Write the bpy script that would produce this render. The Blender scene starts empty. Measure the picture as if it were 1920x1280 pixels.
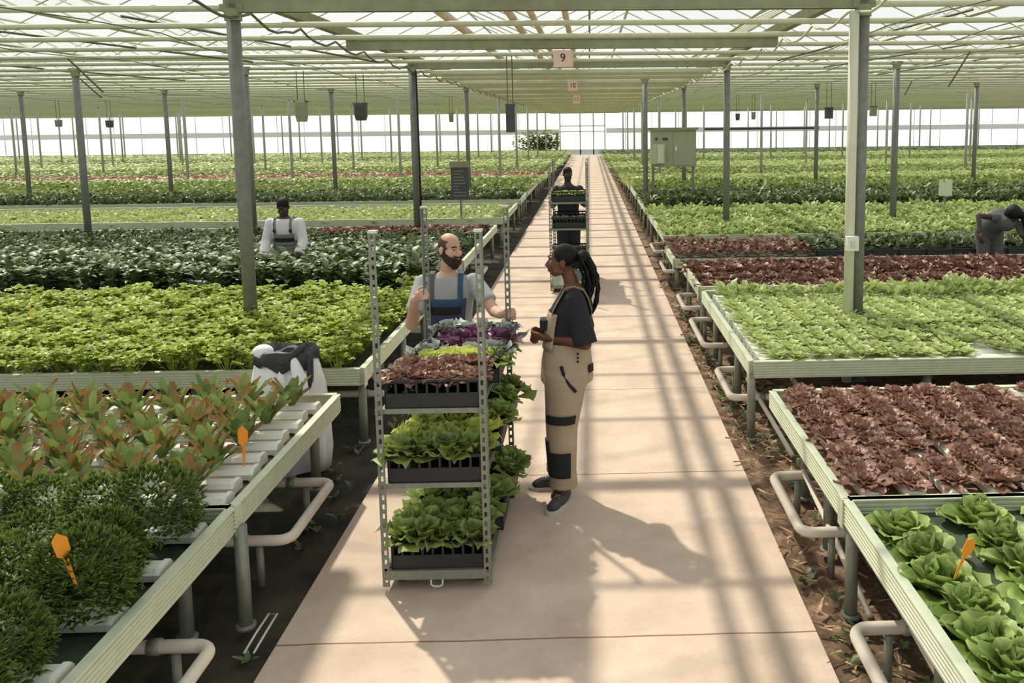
import bpy, math, random
import numpy as np
from mathutils import Vector, Matrix, Euler
random.seed(7)
S = bpy.context.scene
COL = S.collection
PI = math.pi
R = math.radians

# ------------------------------------------------------------ mesh helper
class MB:
    def __init__(s): s.v=[]; s.f=[]; s.m=[]; s.c=[]; s.hascol=False
    def add(s, vs, fs, mi=0, cols=None):
        o=len(s.v); s.v.extend([tuple(p) for p in vs])
        s.f.extend([tuple(i+o for i in f) for f in fs]); s.m.extend([mi]*len(fs))
        if cols is not None: s.hascol=True; s.c.extend(cols)
        else: s.c.extend([(0,0,0,1)]*len(vs))
        return s
    def box(s, c, d, rz=0, mi=0, M=None):
        vs=[Vector((sx*d[0]/2,sy*d[1]/2,sz*d[2]/2)) for sx in (-1,1) for sy in (-1,1) for sz in (-1,1)]
        rot=M if M is not None else Matrix.Rotation(rz,3,'Z')
        vs=[rot@p+Vector(c) for p in vs]
        return s.add(vs,[(0,1,3,2),(4,6,7,5),(0,4,5,1),(2,3,7,6),(0,2,6,4),(1,5,7,3)],mi)
    def bb(s, a, b, mi=0):
        return s.box([(a[i]+b[i])/2 for i in range(3)],[abs(b[i]-a[i]) for i in range(3)],0,mi)
    def tube(s, pts, r, n=8, mi=0, caps=True, r2=None):
        pts=[Vector(p) for p in pts]; k=len(pts); vs=[]; fs=[]; prev=None
        for i,p in enumerate(pts):
            t=(pts[min(i+1,k-1)]-pts[max(i-1,0)]).normalized()
            if prev is None:
                a=Vector((0,0,1)) if abs(t.z)<.9 else Vector((1,0,0))
                u=t.cross(a).normalized()
            else: u=(prev-t*prev.dot(t)).normalized()
            w=t.cross(u); prev=u
            rr=r if r2 is None else r+(r2-r)*i/(k-1)
            if isinstance(r,(list,tuple)): rr=r[i]
            for j in range(n):
                an=2*PI*j/n; vs.append(p+u*(rr*math.cos(an))+w*(rr*math.sin(an)))
        for i in range(k-1):
            for j in range(n):
                a=i*n+j; b=i*n+(j+1)%n; fs.append((a,b,b+n,a+n))
        if caps: fs.append(tuple(range(n-1,-1,-1))); fs.append(tuple(range((k-1)*n,k*n)))
        return s.add(vs,fs,mi)
    def sweep(s, prof, p0, p1, xd, zd=(0,0,1), mi=0):
        p0,p1,xd,zd=Vector(p0),Vector(p1),Vector(xd),Vector(zd); n=len(prof)
        vs=[p+xd*a+zd*b for p in (p0,p1) for a,b in prof]
        fs=[(i,(i+1)%n,(i+1)%n+n,i+n) for i in range(n)]+[tuple(range(n-1,-1,-1)),tuple(range(n,2*n))]
        return s.add(vs,fs,mi)
    def ell(s, c, rad, M=None, nu=14, nv=9, mi=0):
        c=Vector(c); vs=[]; fs=[]
        for i in range(nv+1):
            ph=PI*i/nv
            for j in range(nu):
                th=2*PI*j/nu
                p=Vector((rad[0]*math.sin(ph)*math.cos(th),rad[1]*math.sin(ph)*math.sin(th),rad[2]*math.cos(ph)))
                if M is not None: p=M@p
                vs.append(c+p)
        for i in range(nv):
            for j in range(nu):
                a=i*nu+j; b=i*nu+(j+1)%nu; fs.append((a,a+nu,b+nu,b))
        return s.add(vs,fs,mi)
    def loft(s, secs, n=20, mi=0, power=2.0):
        vs=[]; fs=[]; k=len(secs)
        for (x,y,z,rx,ry) in secs:
            for j in range(n):
                a=2*PI*j/n; ca,sa=math.cos(a),math.sin(a)
                e=2.0/power
                vs.append((x+rx*math.copysign(abs(ca)**e,ca), y+ry*math.copysign(abs(sa)**e,sa), z))
        for i in range(k-1):
            for j in range(n):
                a=i*n+j; b=i*n+(j+1)%n; fs.append((a,b,b+n,a+n))
        fs.append(tuple(range(n-1,-1,-1))); fs.append(tuple(range((k-1)*n,k*n)))
        return s.add(vs,fs,mi)
    def shift(s, d): s.v=[(p[0]+d[0],p[1]+d[1],p[2]+d[2]) for p in s.v]; return s
    def mesh(s, name, mats, smooth=False):
        me=bpy.data.meshes.new(name); me.from_pydata(s.v,[],s.f)
        for m in (mats if isinstance(mats,(list,tuple)) else [mats]): me.materials.append(m)
        if any(s.m): me.polygons.foreach_set('material_index',s.m)
        if smooth: me.polygons.foreach_set('use_smooth',[True]*len(s.f))
        if s.hascol:
            at=me.color_attributes.new('Col','FLOAT_COLOR','POINT')
            at.data.foreach_set('color',np.array(s.c,dtype=np.float32).ravel())
        me.update(); return me

def link(name, me, parent=None, loc=(0,0,0), rz=0):
    o=bpy.data.objects.new(name,me); COL.objects.link(o); o.location=loc; o.rotation_euler=(0,0,rz)
    if parent: o.parent=parent
    return o
def tag(o, label, cat, group=None, kind=None):
    if label: o['label']=label
    if cat: o['category']=cat
    if group: o['group']=group
    if kind: o['kind']=kind
    return o
def obj(name, mb, mats, parent=None, loc=(0,0,0), rz=0, smooth=False):
    return link(name, mb.mesh(name,mats,smooth), parent, loc, rz)
def thing(name, label, cat, loc=(0,0,0), rz=0, group=None):
    return tag(link(name,None,None,loc,rz),label,cat,group)
def struct(name, mb, mats, smooth=False):
    return tag(obj(name,mb,mats,smooth=smooth),None,None,kind='structure')
def dup(root, loc, rz=0, sc=1, label=None, group=None):
    r=root.copy(); COL.objects.link(r); r.location=loc; r.rotation_euler=(0,0,rz); r.scale=(sc,sc,sc) if not isinstance(sc,tuple) else sc
    if label: r['label']=label
    if group: r['group']=group
    for ch in list(root.children):
        c=ch.copy(); COL.objects.link(c); c.parent=r
        for g in list(ch.children):
            d=g.copy(); COL.objects.link(d); d.parent=c
    return r
ORD=['first','second','third','fourth','fifth','sixth','seventh','eighth','ninth','tenth','eleventh','twelfth','thirteenth','fourteenth','fifteenth','sixteenth','seventeenth','eighteenth','nineteenth','twentieth']
def nth(i): return ORD[i] if i<20 else ('twenty-'+ORD[i-20] if i<29 else 'far')

# ------------------------------------------------------------ materials
def srgb(r,g,b):
    f=lambda c:(c/255/12.92) if c/255<=.04045 else ((c/255+.055)/1.055)**2.4
    return (f(r),f(g),f(b),1)
def newmat(name):
    m=bpy.data.materials.new(name); m.use_nodes=True; nt=m.node_tree
    return m,nt,nt.nodes['Principled BSDF']
def N(nt,t,**kw):
    n=nt.nodes.new(t)
    for k,v in kw.items():
        if k in n.inputs: n.inputs[k].default_value=v
        else: setattr(n,k,v)
    return n
def mat(name, col, rough=.6, metal=0, var=.12, scale=6, bump=0, spec=.4, col2=None):
    m,nt,b=newmat(name)
    b.inputs['Roughness'].default_value=rough; b.inputs['Metallic'].default_value=metal
    b.inputs['Specular IOR Level'].default_value=spec
    tc=N(nt,'ShaderNodeTexCoord'); no=N(nt,'ShaderNodeTexNoise',Scale=scale,Detail=5.0)
    nt.links.new(tc.outputs['Object'],no.inputs['Vector'])
    rp=N(nt,'ShaderNodeValToRGB')
    c=Vector(col[:3]); c2=Vector(col2[:3]) if col2 else None
    rp.color_ramp.elements[0].position=.3; rp.color_ramp.elements[1].position=.7
    rp.color_ramp.elements[0].color=(*(c*(1-var)),1); rp.color_ramp.elements[1].color=(*(c2 if c2 else c*(1+var)),1)
    nt.links.new(no.outputs['Fac'],rp.inputs['Fac']); nt.links.new(rp.outputs['Color'],b.inputs['Base Color'])
    if bump:
        bp=N(nt,'ShaderNodeBump',Strength=bump,Distance=.02); nt.links.new(no.outputs['Fac'],bp.inputs['Height']); nt.links.new(bp.outputs['Normal'],b.inputs['Normal'])
    return m
def leafmat(name, dark, light, tip=None, tipstart=.55, trans=.35, rough=.45, spec=.35, rib=None):
    m,nt,b=newmat(name); L=nt.links.new
    at=N(nt,'ShaderNodeAttribute',attribute_name='Col'); sp=N(nt,'ShaderNodeSeparateColor'); L(at.outputs['Color'],sp.inputs['Color'])
    oi=N(nt,'ShaderNodeObjectInfo'); ge=N(nt,'ShaderNodeNewGeometry')
    no=N(nt,'ShaderNodeTexNoise',Scale=1.7,Detail=2.0); L(ge.outputs['Position'],no.inputs['Vector'])
    # variation = leaf random*.55 + object random*.25 + slow noise*.45
    a=N(nt,'ShaderNodeMath',operation='MULTIPLY'); L(sp.outputs['Green'],a.inputs[0]); a.inputs[1].default_value=.55
    c=N(nt,'ShaderNodeMath',operation='MULTIPLY_ADD'); L(oi.outputs['Random'],c.inputs[0]); c.inputs[1].default_value=.25; L(a.outputs[0],c.inputs[2])
    d=N(nt,'ShaderNodeMath',operation='MULTIPLY_ADD'); L(no.outputs['Fac'],d.inputs[0]); d.inputs[1].default_value=.45; L(c.outputs[0],d.inputs[2])
    e=N(nt,'ShaderNodeMath',operation='SUBTRACT'); L(d.outputs[0],e.inputs[0]); e.inputs[1].default_value=.12; e.use_clamp=True
    mx=N(nt,'ShaderNodeMix',data_type='RGBA'); L(e.outputs[0],mx.inputs[0]); mx.inputs[6].default_value=dark; mx.inputs[7].default_value=light
    out=mx.outputs[2]
    if tip:
        mr=N(nt,'ShaderNodeMapRange'); L(sp.outputs['Red'],mr.inputs[0]); mr.inputs[1].default_value=tipstart; mr.inputs[2].default_value=1.0
        pm=N(nt,'ShaderNodeMath',operation='MULTIPLY'); L(mr.outputs[0],pm.inputs[0]); L(sp.outputs['Blue'],pm.inputs[1])
        m2=N(nt,'ShaderNodeMix',data_type='RGBA'); L(pm.outputs[0],m2.inputs[0]); L(out,m2.inputs[6]); m2.inputs[7].default_value=tip; out=m2.outputs[2]
    L(out,b.inputs['Base Color']); b.inputs['Roughness'].default_value=rough; b.inputs['Specular IOR Level'].default_value=spec
    tr=N(nt,'ShaderNodeBsdfTranslucent'); L(out,tr.inputs['Color'])
    ms=N(nt,'ShaderNodeMixShader'); ms.inputs[0].default_value=trans
    L(b.outputs[0],ms.inputs[1]); L(tr.outputs[0],ms.inputs[2])
    L(ms.outputs[0],nt.nodes['Material Output'].inputs['Surface'])
    return m
def glassmat(name, tint, keep=.85, diff=(.9,.9,.88,1), gloss=.06, dmix=.6):
    m,nt,b=newmat(name); L=nt.links.new; nt.nodes.remove(b)
    t=N(nt,'ShaderNodeBsdfTransparent',Color=tint); g=N(nt,'ShaderNodeBsdfGlossy',Roughness=.08)
    tr=N(nt,'ShaderNodeBsdfTranslucent',Color=diff); ad=N(nt,'ShaderNodeMixShader'); ad.inputs[0].default_value=1-keep
    L(t.outputs[0],ad.inputs[1]); L(tr.outputs[0],ad.inputs[2])
    a2=N(nt,'ShaderNodeMixShader'); a2.inputs[0].default_value=gloss; L(ad.outputs[0],a2.inputs[1]); L(g.outputs[0],a2.inputs[2])
    L(a2.outputs[0],nt.nodes['Material Output'].inputs['Surface'])
    return m

M={}
M['steel']=mat('galvanised_steel',srgb(132,136,120),.5,.3,.12,30)
M['post']=mat('post_steel',srgb(122,124,114),.55,.25,.14,14)
M['olive']=mat('beam_olive',srgb(140,145,112),.65,.05,.12,8)
M['bar']=mat('roof_bar_paint',srgb(190,193,162),.55,.05,.06,10)
M['rail']=mat('aluminium_rail',srgb(203,209,180),.42,.15,.06,18)
M['white']=mat('white_plastic',srgb(228,230,214),.4,0,.04,12)
M['pinkwhite']=mat('channel_plastic',srgb(226,218,202),.4,0,.06,5,col2=srgb(232,236,220))
M['pipe']=mat('pipe_paint',srgb(216,205,186),.45,0,.08,6)
M['roofpipe']=mat('roof_pipe_paint',srgb(205,182,158),.5,0,.1,3,col2=srgb(214,208,178))
M['black']=mat('black_plastic',srgb(42,43,44),.5,0,.2,20)
M['tarp']=mat('ground_fabric',srgb(52,54,42),.85,0,.3,9,bump=.3,col2=srgb(84,82,62))
M['mat']=mat('capillary_mat',srgb(66,78,58),.9,0,.25,25,bump=.4)
M['cable']=mat('cable_white',srgb(205,207,180),.5,0,.05)
M['cabdark']=mat('cable_dark',srgb(88,92,66),.5,0,.05)
M['darkgrey']=mat('dark_grey',srgb(74,74,74),.5,0,.1)
M['orange']=mat('orange_tag',srgb(240,150,40),.5,0,.08)
M['cabinet']=mat('cabinet_paint',srgb(158,163,132),.5,0,.05)
M['sign']=mat('sign_board',srgb(226,196,176),.6,0,.03)
M['ink']=mat('sign_ink',srgb(45,38,34),.7,0,0)
M['bag']=mat('woven_bag',srgb(236,236,236),.7,0,.08,8,bump=.2)
M['rubber']=mat('rubber',srgb(35,35,35),.8,0,.1)

def pathmat():
    m,nt,b=newmat('concrete_path'); L=nt.links.new
    ge=N(nt,'ShaderNodeNewGeometry'); sx=N(nt,'ShaderNodeSeparateXYZ'); L(ge.outputs['Position'],sx.inputs[0])
    n1=N(nt,'ShaderNodeTexNoise',Scale=2.2,Detail=8.0,Roughness=.65); L(ge.outputs['Position'],n1.inputs['Vector'])
    rp=N(nt,'ShaderNodeValToRGB'); e=rp.color_ramp.elements
    e[0].position=.3; e[0].color=srgb(186,163,142); e[1].position=.68; e[1].color=srgb(212,191,171)
    L(n1.outputs['Fac'],rp.inputs['Fac'])
    n2=N(nt,'ShaderNodeTexNoise',Scale=38.,Detail=3.0); L(ge.outputs['Position'],n2.inputs['Vector'])
    r2=N(nt,'ShaderNodeValToRGB'); e=r2.color_ramp.elements; e[0].position=.28; e[0].color=(.72,.68,.64,1); e[1].position=.4; e[1].color=(1,1,1,1)
    L(n2.outputs['Fac'],r2.inputs['Fac'])
    mu=N(nt,'ShaderNodeMix',data_type='RGBA',blend_type='MULTIPLY'); mu.inputs[0].default_value=.28; L(rp.outputs[0],mu.inputs[6]); L(r2.outputs[0],mu.inputs[7])
    # slab joints every 1.93 m, slightly wandering
    n3=N(nt,'ShaderNodeTexNoise',Scale=1.3,Detail=3.0); L(ge.outputs['Position'],n3.inputs['Vector'])
    ad=N(nt,'ShaderNodeMath',operation='MULTIPLY_ADD'); L(n3.outputs['Fac'],ad.inputs[0]); ad.inputs[1].default_value=.05; L(sx.outputs['Y'],ad.inputs[2])
    md=N(nt,'ShaderNodeMath',operation='PINGPONG'); L(ad.outputs[0],md.inputs[0]); md.inputs[1].default_value=.965
    lt=N(nt,'ShaderNodeMath',operation='LESS_THAN'); L(md.outputs[0],lt.inputs[0]); lt.inputs[1].default_value=.006
    m2=N(nt,'ShaderNodeMix',data_type='RGBA'); L(lt.outputs[0],m2.inputs[0]); L(mu.outputs[2],m2.inputs[6]); m2.inputs[7].default_value=srgb(140,108,88)
    L(m2.outputs[2],b.inputs['Base Color']); b.inputs['Roughness'].default_value=.7; b.inputs['Specular IOR Level'].default_value=.3
    bp=N(nt,'ShaderNodeBump',Strength=.25,Distance=.01); L(n2.outputs['Fac'],bp.inputs['Height']); L(bp.outputs[0],b.inputs['Normal'])
    return m
def soilmat():
    m,nt,b=newmat('soil'); L=nt.links.new
    ge=N(nt,'ShaderNodeNewGeometry')
    n1=N(nt,'ShaderNodeTexNoise',Scale=9.,Detail=9.0,Roughness=.7); L(ge.outputs['Position'],n1.inputs['Vector'])
    rp=N(nt,'ShaderNodeValToRGB'); e=rp.color_ramp.elements
    e[0].position=.35; e[0].color=srgb(86,66,48); e[1].position=.62; e[1].color=srgb(160,130,104)
    x=rp.color_ramp.elements.new(.5); x.color=srgb(118,92,70)
    L(n1.outputs['Fac'],rp.inputs['Fac']); L(rp.outputs[0],b.inputs['Base Color'])
    n2=N(nt,'ShaderNodeTexNoise',Scale=1.2,Detail=4.); L(ge.outputs['Position'],n2.inputs['Vector'])
    r2=N(nt,'ShaderNodeValToRGB'); e=r2.color_ramp.elements; e[0].position=.5; e[0].color=(0,0,0,1); e[1].position=.66; e[1].color=(.8,.8,.8,1)
    L(n2.outputs['Fac'],r2.inputs['Fac'])
    mx=N(nt,'ShaderNodeMix',data_type='RGBA'); L(r2.outputs[0],mx.inputs[0]); L(rp.outputs[0],mx.inputs[6]); mx.inputs[7].default_value=srgb(84,90,56)
    L(mx.outputs[2],b.inputs['Base Color'])
    b.inputs['Roughness'].default_value=.95
    bp=N(nt,'ShaderNodeBump',Strength=.8,Distance=.04); L(n1.outputs['Fac'],bp.inputs['Height']); L(bp.outputs[0],b.inputs['Normal'])
    return m
M['path']=pathmat(); M['soil']=soilmat()
M['roofglass']=glassmat('roof_glass',(.97,.98,.96,1),.9,gloss=.03)
M['wallglass']=glassmat('diffuse_wall_glass',(.97,.98,.97,1),.35,diff=(.95,.95,.95,1),gloss=.03)

M['frame']=mat('pale_frame',srgb(196,197,190),.5,0,.05)
M['leftsoil']=mat('ground_cover_left',srgb(38,39,34),.9,0,.25,3.2,bump=.4,col2=srgb(78,72,54))
# ============================================================ setting
XL,XR=-1.503,1.052          # walkway edges
BX_L,BX_R=-1.74,1.22        # bench ends beside the walkway
NEAR=1.2
mb=MB(); mb.add([(XL,NEAR,0),(XR,NEAR,0),(XR,70.5,0),(XL,70.5,0),(XL,NEAR,-.12),(XR,NEAR,-.12),(XR,70.5,-.12),(XL,70.5,-.12)],
  [(0,1,2,3),(0,4,5,1),(1,5,6,2),(3,7,4,0),(2,6,7,3)]); struct('floor',mb,M['path'])
# soil either side, gently uneven
def ground(x0,x1,name,m,z=-.03,amp=.03,step=.12):
    mb=MB(); 
    xs=list(np.arange(x0,x1+.001,step)); ys=list(np.arange(NEAR,12,.12))+list(np.arange(12,75,1.5))
    for y in ys:
        for x in xs: mb.v.append((x,y,z+random.uniform(-amp,amp)*(1 if 0<xs.index(x)<len(xs)-1 else .2)))
    n=len(xs); mb.f=[(j*n+i,j*n+i+1,(j+1)*n+i+1,(j+1)*n+i) for j in range(len(ys)-1) for i in range(n-1)]; mb.m=[0]*len(mb.f); mb.c=[(0,0,0,1)]*len(mb.v)
    return struct(name,mb,m,True)
ground(XR+.002,XR+.9,'floor_soil_right',M['soil'])
ground(XL-.5,XL-.002,'floor_soil_left',M['leftsoil'],-.04,.02)
mb=MB(); mb.bb((XR+.9,NEAR,-.12),(42,75,-.04)); struct('floor_right',mb,M['soil'])
mb=MB(); mb.bb((-52,NEAR,-.12),(XL-.5,75,-.05)); struct('floor_left',mb,M['tarp'])

# far wall: diffuse glazing with frame
YW=72.0; WX0,WX1=-52,42
mb=MB(); mb.bb((WX0,YW,.35),(-2.4,YW+.02,3.85)); mb.bb((1.3,YW,.35),(WX1,YW+.02,3.85)); struct('wall_back',mb,M['wallglass'])
mb=MB(); mb.bb((WX0,YW-.05,0),(-2.45,YW+.05,.42)); mb.bb((1.35,YW-.05,0),(WX1,YW+.05,.42)); struct('wall_back_plinth',mb,mat('plinth',srgb(120,124,100),.8))
mb=MB()
x=WX0
while x<WX1:
    if not(-2.6<x<1.5): mb.bb((x-.02,YW-.06,.4),(x+.02,YW-.005,3.85))
    x+=2.2
mb.bb((WX0,YW-.07,3.8),(WX1,YW-.005,3.92)); struct('trim_1',mb,M['frame'])
mb=MB(); mb.bb((WX0,YW-.08,1.72),(-2.5,YW-.01,2.12)); mb.bb((1.4,YW-.08,1.78),(WX1,YW-.01,2.18)); struct('trim_2',mb,mat('band_grey',srgb(236,236,236),.6,0,.03))
for nm,x in (('wall_left',WX0),('wall_right',WX1)):
    mb=MB(); mb.bb((x-.02,NEAR,0),(x,YW,3.9)); struct(nm,mb,M['wallglass'])
# door in the far wall
mb=MB(); mb.bb((-2.4,YW-.01,.42),(1.3,YW+.01,3.6)); struct('door_1',mb,glassmat('door_glass',(.98,.98,.98,1),.5))
mb=MB()
for x in (-2.42,-.75,.35,1.3): mb.bb((x-.05,YW-.09,0),(x+.05,YW-.02,3.7))
for z in (.0,1.9,2.35,3.55): mb.bb((-2.42,YW-.09,z),(1.3,YW-.02,z+(.45 if z==0 else .07)))
struct('trim_3',mb,M['frame'])

# roof: ridge-and-furrow glass over glazing bars, above the horizontal bars
mb=MB(); gb=MB(); x=-52.0; span=3.2; y0,y1=NEAR,YW
while x<42:
    a,b,c=(x,3.95),(x+span/2,4.7),(x+span,3.95)
    mb.add([(a[0],y0,a[1]),(b[0],y0,b[1]),(b[0],y1,b[1]),(a[0],y1,a[1])],[(0,1,2,3)])
    mb.add([(b[0],y0,b[1]),(c[0],y0,c[1]),(c[0],y1,c[1]),(b[0],y1,b[1])],[(0,1,2,3)])
    for q in (a,b): gb.tube([(q[0],y0,q[1]),(q[0],y1,q[1])],.03,4)
    yy=y0
    while yy<y1:
        if -16<x<14 or True:
            gb.tube([(a[0],yy,a[1]),(b[0],yy,b[1])],.012,4,caps=False); gb.tube([(b[0],yy,b[1]),(c[0],yy,c[1])],.012,4,caps=False)
        yy+=1.29 if yy<22 else 5.16
    x+=span
struct('ceiling',mb,M['roofglass']); struct('trim_4',gb,M['bar'])

# horizontal roof bars every 1.29 m
BZ=3.47
bar=MB(); bar.tube([(-52,0,0),(42,0,0)],.03,8); bme=bar.mesh('roof_bar',M['bar'],True)
y=2.71; i=0
while y<71.5:
    o=link('roof_bar',bme,None,(0,y,BZ)); tag(o,'pale horizontal roof bar crossing the whole greenhouse under the glass','roof bar','roof bars under the glass')
    y+=1.29
# folded shade cloth hung along some bars
cl=MB()
cl.sweep([(-.05,0),(.05,0),(.06,-.03),(.03,-.07),(0,-.05),(-.03,-.075),(-.06,-.03)],(-52,0,0),(-3.2,0,0),(0,1,0)); cl.sweep([(-.05,0),(.05,0),(.06,-.03),(.03,-.07),(0,-.05),(-.03,-.075),(-.06,-.03)],(2.55,0,0),(42,0,0),(0,1,0))
cme=cl.mesh('folded_shade_screen',mat('screen_cloth',srgb(226,228,200),.9,0,.05))
for k in range(2,9):
    o=link('folded_shade_screen',cme,None,(0,7.87+3.87*k-.65,BZ+.16)); tag(o,'pale folded shade cloth bundle strung across the side bays','shade screen','folded shade screens')
# deep beams over the walkway bay
bm_=MB(); bm_.bb((-3.2,-.03,0),(2.55,.03,.135)); bm_.bb((-3.2,-.05,0),(2.55,.05,.012)); bm_.bb((-3.2,-.05,.123),(2.55,.05,.135))
beme=bm_.mesh('cross_beam',M['olive'])
for k in range(-1,17):
    o=link('cross_beam',beme,None,(0,7.87+3.87*k,3.43))
    nm=['hidden above the camera','nearest the camera','carrying no sign, just before the board marked 9','directly behind the board marked 9'][k+1] if k<3 else None
    if k==-1: lab='olive steel beam over the walkway, nearest of the row'
    elif k==0: lab='wide olive steel beam across the top edge, between the two nearest posts'
    elif k==1: lab='olive steel beam over the walkway carrying the board marked 9'
    else: lab='olive steel beam over the walkway, %s beyond the board marked 9'%nth(k-2)
    tag(o,lab,'beam','cross beams over the walkway')
# gutters along both post lines
for sx,x,w in ((-1,-3.13,'left'),(1,2.48,'right')):
    g=MB(); g.sweep([(-.08,.10),(-.05,0),(.05,0),(.08,.10),(.065,.10),(.04,.015),(-.04,.015),(-.065,.10)],(x,1.4,3.57),(x,71.5,3.57),(1,0,0))
    tag(obj('gutter',g,M['olive']),'long olive gutter running along the %s row of walkway posts'%w,'gutter')
    c=MB(); pts=[]; yy=5.5
    random.seed(3+sx)
    while yy<42:
        ph=(yy/1.35); pts.append((x+sx*-.06+random.uniform(-.015,.015),yy,3.46-.10*abs(math.sin(ph*PI/1.0))**.8+random.uniform(-.012,.012))); yy+=.22
    c.tube(pts,.013,6); tag(obj('hanging_cable',c,M['cable'] if sx>0 else M['cabdark'],smooth=True),('pale' if sx>0 else 'dark')+' wavy cable looped along the %s gutter'%w,'cable')
# pipes over the walkway
for k,(x,r) in enumerate(((-1.53,.05),(-.83,.042),(-.6,.035),(-.24,.035))):
    p=MB(); p.tube([(x,1.6,3.60),(x,71,3.60)],r,12); tag(obj('overhead_pipe',p,M['roofpipe'],smooth=True),'beige overhead pipe along the walkway roof, %s from the left'%nth(k),'pipe','pipes above the walkway beams')
p=MB(); p.tube([(.02,1.6,3.58),(.02,40,3.58)],.012,8); tag(obj('overhead_conduit',p,M['olive'],smooth=True),'thin olive conduit right of the beige overhead pipes','conduit')
# long wires and small pipes in the side bays (lengthways)
random.seed(5)
wires=[(-4.6,3.40),(-6.9,3.41),(-10.2,3.40),(-12.0,3.44),(-14.5,3.42),(-17,3.4),(3.3,3.42),(4.4,3.40),(5.9,3.43),(7.5,3.41),(9.4,3.43)]
for k,(x,z) in enumerate(wires):
    p=MB(); pts=[(x+random.uniform(-.05,.05),yy,z-.04*math.sin(yy*1.2+k)) for yy in np.arange(3,46,1.3)]
    p.tube(pts,.006,6); tag(obj('roof_wire',p,M['cabdark'],smooth=True),'thin dark wire running lengthways under the %s roof bays, %s from the walkway'%('left' if x<0 else 'right',nth(k if x<0 else k-6)),'wire')

# posts
def post_mesh(r,h,lug):
    p=MB(); p.tube([(0,0,0),(0,0,h)],r,12); p.bb((-.09,-.09,0),(.09,.09,.012))
    return p.mesh('post_shaft',M['post'],True)
pm_big=post_mesh(.06,3.5,1); pm_far=pm_big.copy(); pm_far.materials.clear(); pm_far.materials.append(mat('far_post_haze',srgb(160,162,152),.55,.1,.08))  # far posts: paler copy of the post colour, distance haze painted in
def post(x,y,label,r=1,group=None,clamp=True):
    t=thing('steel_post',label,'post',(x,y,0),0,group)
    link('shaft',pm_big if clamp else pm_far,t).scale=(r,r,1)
    if clamp:
        c=MB(); c.tube([(0,0,3.36),(0,0,3.46)],.075,12); c.bb((-.1,-.04,3.44),(.1,.04,3.5)); obj('bracket',c,M['olive'],t)
    return t
p1=post(-3.13,7.87,'thick grey steel post behind the left table of brown-tipped lettuces',1.0)
p2=post(2.48,7.87,'grey steel post right of the walkway with a white conduit and switch box')
post(-3.13,15.6,'grey steel post behind the bearded man, with a black hose strapped to it')
post(2.48,15.6,'grey steel post rising from the red and dark plants right of the walkway')
post(-9.0,15.6,'grey steel post in the dark bed, halfway from the left edge to the thick post')
post(-6.06,15.6,'thinner grey steel post just right of the thick left post')
post(5.55,15.6,'grey steel post between the switch-box post and the right edge')
post(1.66,20.0,'dark grey steel post at the left side of the control cabinet').location=(1.31,20.3,0)
for k,x in enumerate((-14.96,-11.22,-6.85,-3.27,2.56,6.17,10.53)): post(x,23.4,'slim grey post in the middle-distance row, %s from the left'%nth(k),.95,'middle-distance posts')
random.seed(11)
for y in (31.1,38.9,46.7,54.5,62.3):
    xs=[-3.2,2.5]
    x=-3.2-3.7
    while x>-.66*y-2: xs.append(x); x-=3.7
    x=2.5+3.7
    while x<.52*y+2: xs.append(x); x+=3.7
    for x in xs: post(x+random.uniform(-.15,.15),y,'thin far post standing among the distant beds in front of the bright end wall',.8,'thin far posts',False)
# conduit and switch box on the right post
c=MB(); c.tube([(2.48-.1,7.80,.0),(2.48-.1,7.80,3.40)],.045,10); cp=obj('conduit',c,M['cable'],smooth=True)
tag(cp,'pale conduit pipe strapped to the right post carrying the switch box','conduit')
t=thing('switch_box','small cream switch box on the right walkway post','switch box',(2.375,7.71,1.32)); c=MB(); c.bb((-.052,-.04,-.065),(.052,.04,.065)); obj('housing',c,M['white'],t); c=MB(); c.bb((-.02,-.052,-.03),(.02,-.04,.03)); obj('rocker',c,M['cable'],t)
c=MB(); c.tube([(-3.13+.085,15.53,.5),(-3.04,15.53,2.0),(-3.045,15.53,3.4)],.018,8); tag(obj('black_hose',c,M['rubber'],smooth=True),'black hose running up the post behind the bearded man','hose')
# odd rods and drops in the roof (pairs of points at given places)
rods=[((-7.3,12.5,3.42),(-6.9,12.6,2.95)),((-9.2,16,3.38),(-8.85,16.1,3.0)),((5.55,12.6,3.42),(5.25,12.6,2.92)),((7.1,19,3.3),(6.95,19,3.0)),((-4.9,9.4,3.6),(-3.2,13.5,3.40)),((-7.5,9.3,3.62),(-5.0,13.2,3.40)),((4.2,9.5,3.62),(3.0,13.8,3.40)),((6.6,10.2,3.62),(4.2,15.5,3.40)),((-11,13,3.6),(-8.2,18,3.4)),((8,13,3.62),(6.0,18,3.4))]
for k,(a,b) in enumerate(rods):
    c=MB(); c.tube([a,b],.014,6); tag(obj('roof_rod',c,M['cabdark']),'thin slanting rod under the %s roof, %s along'%('left' if a[0]<0 else 'right',nth(k)),'rod')
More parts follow.
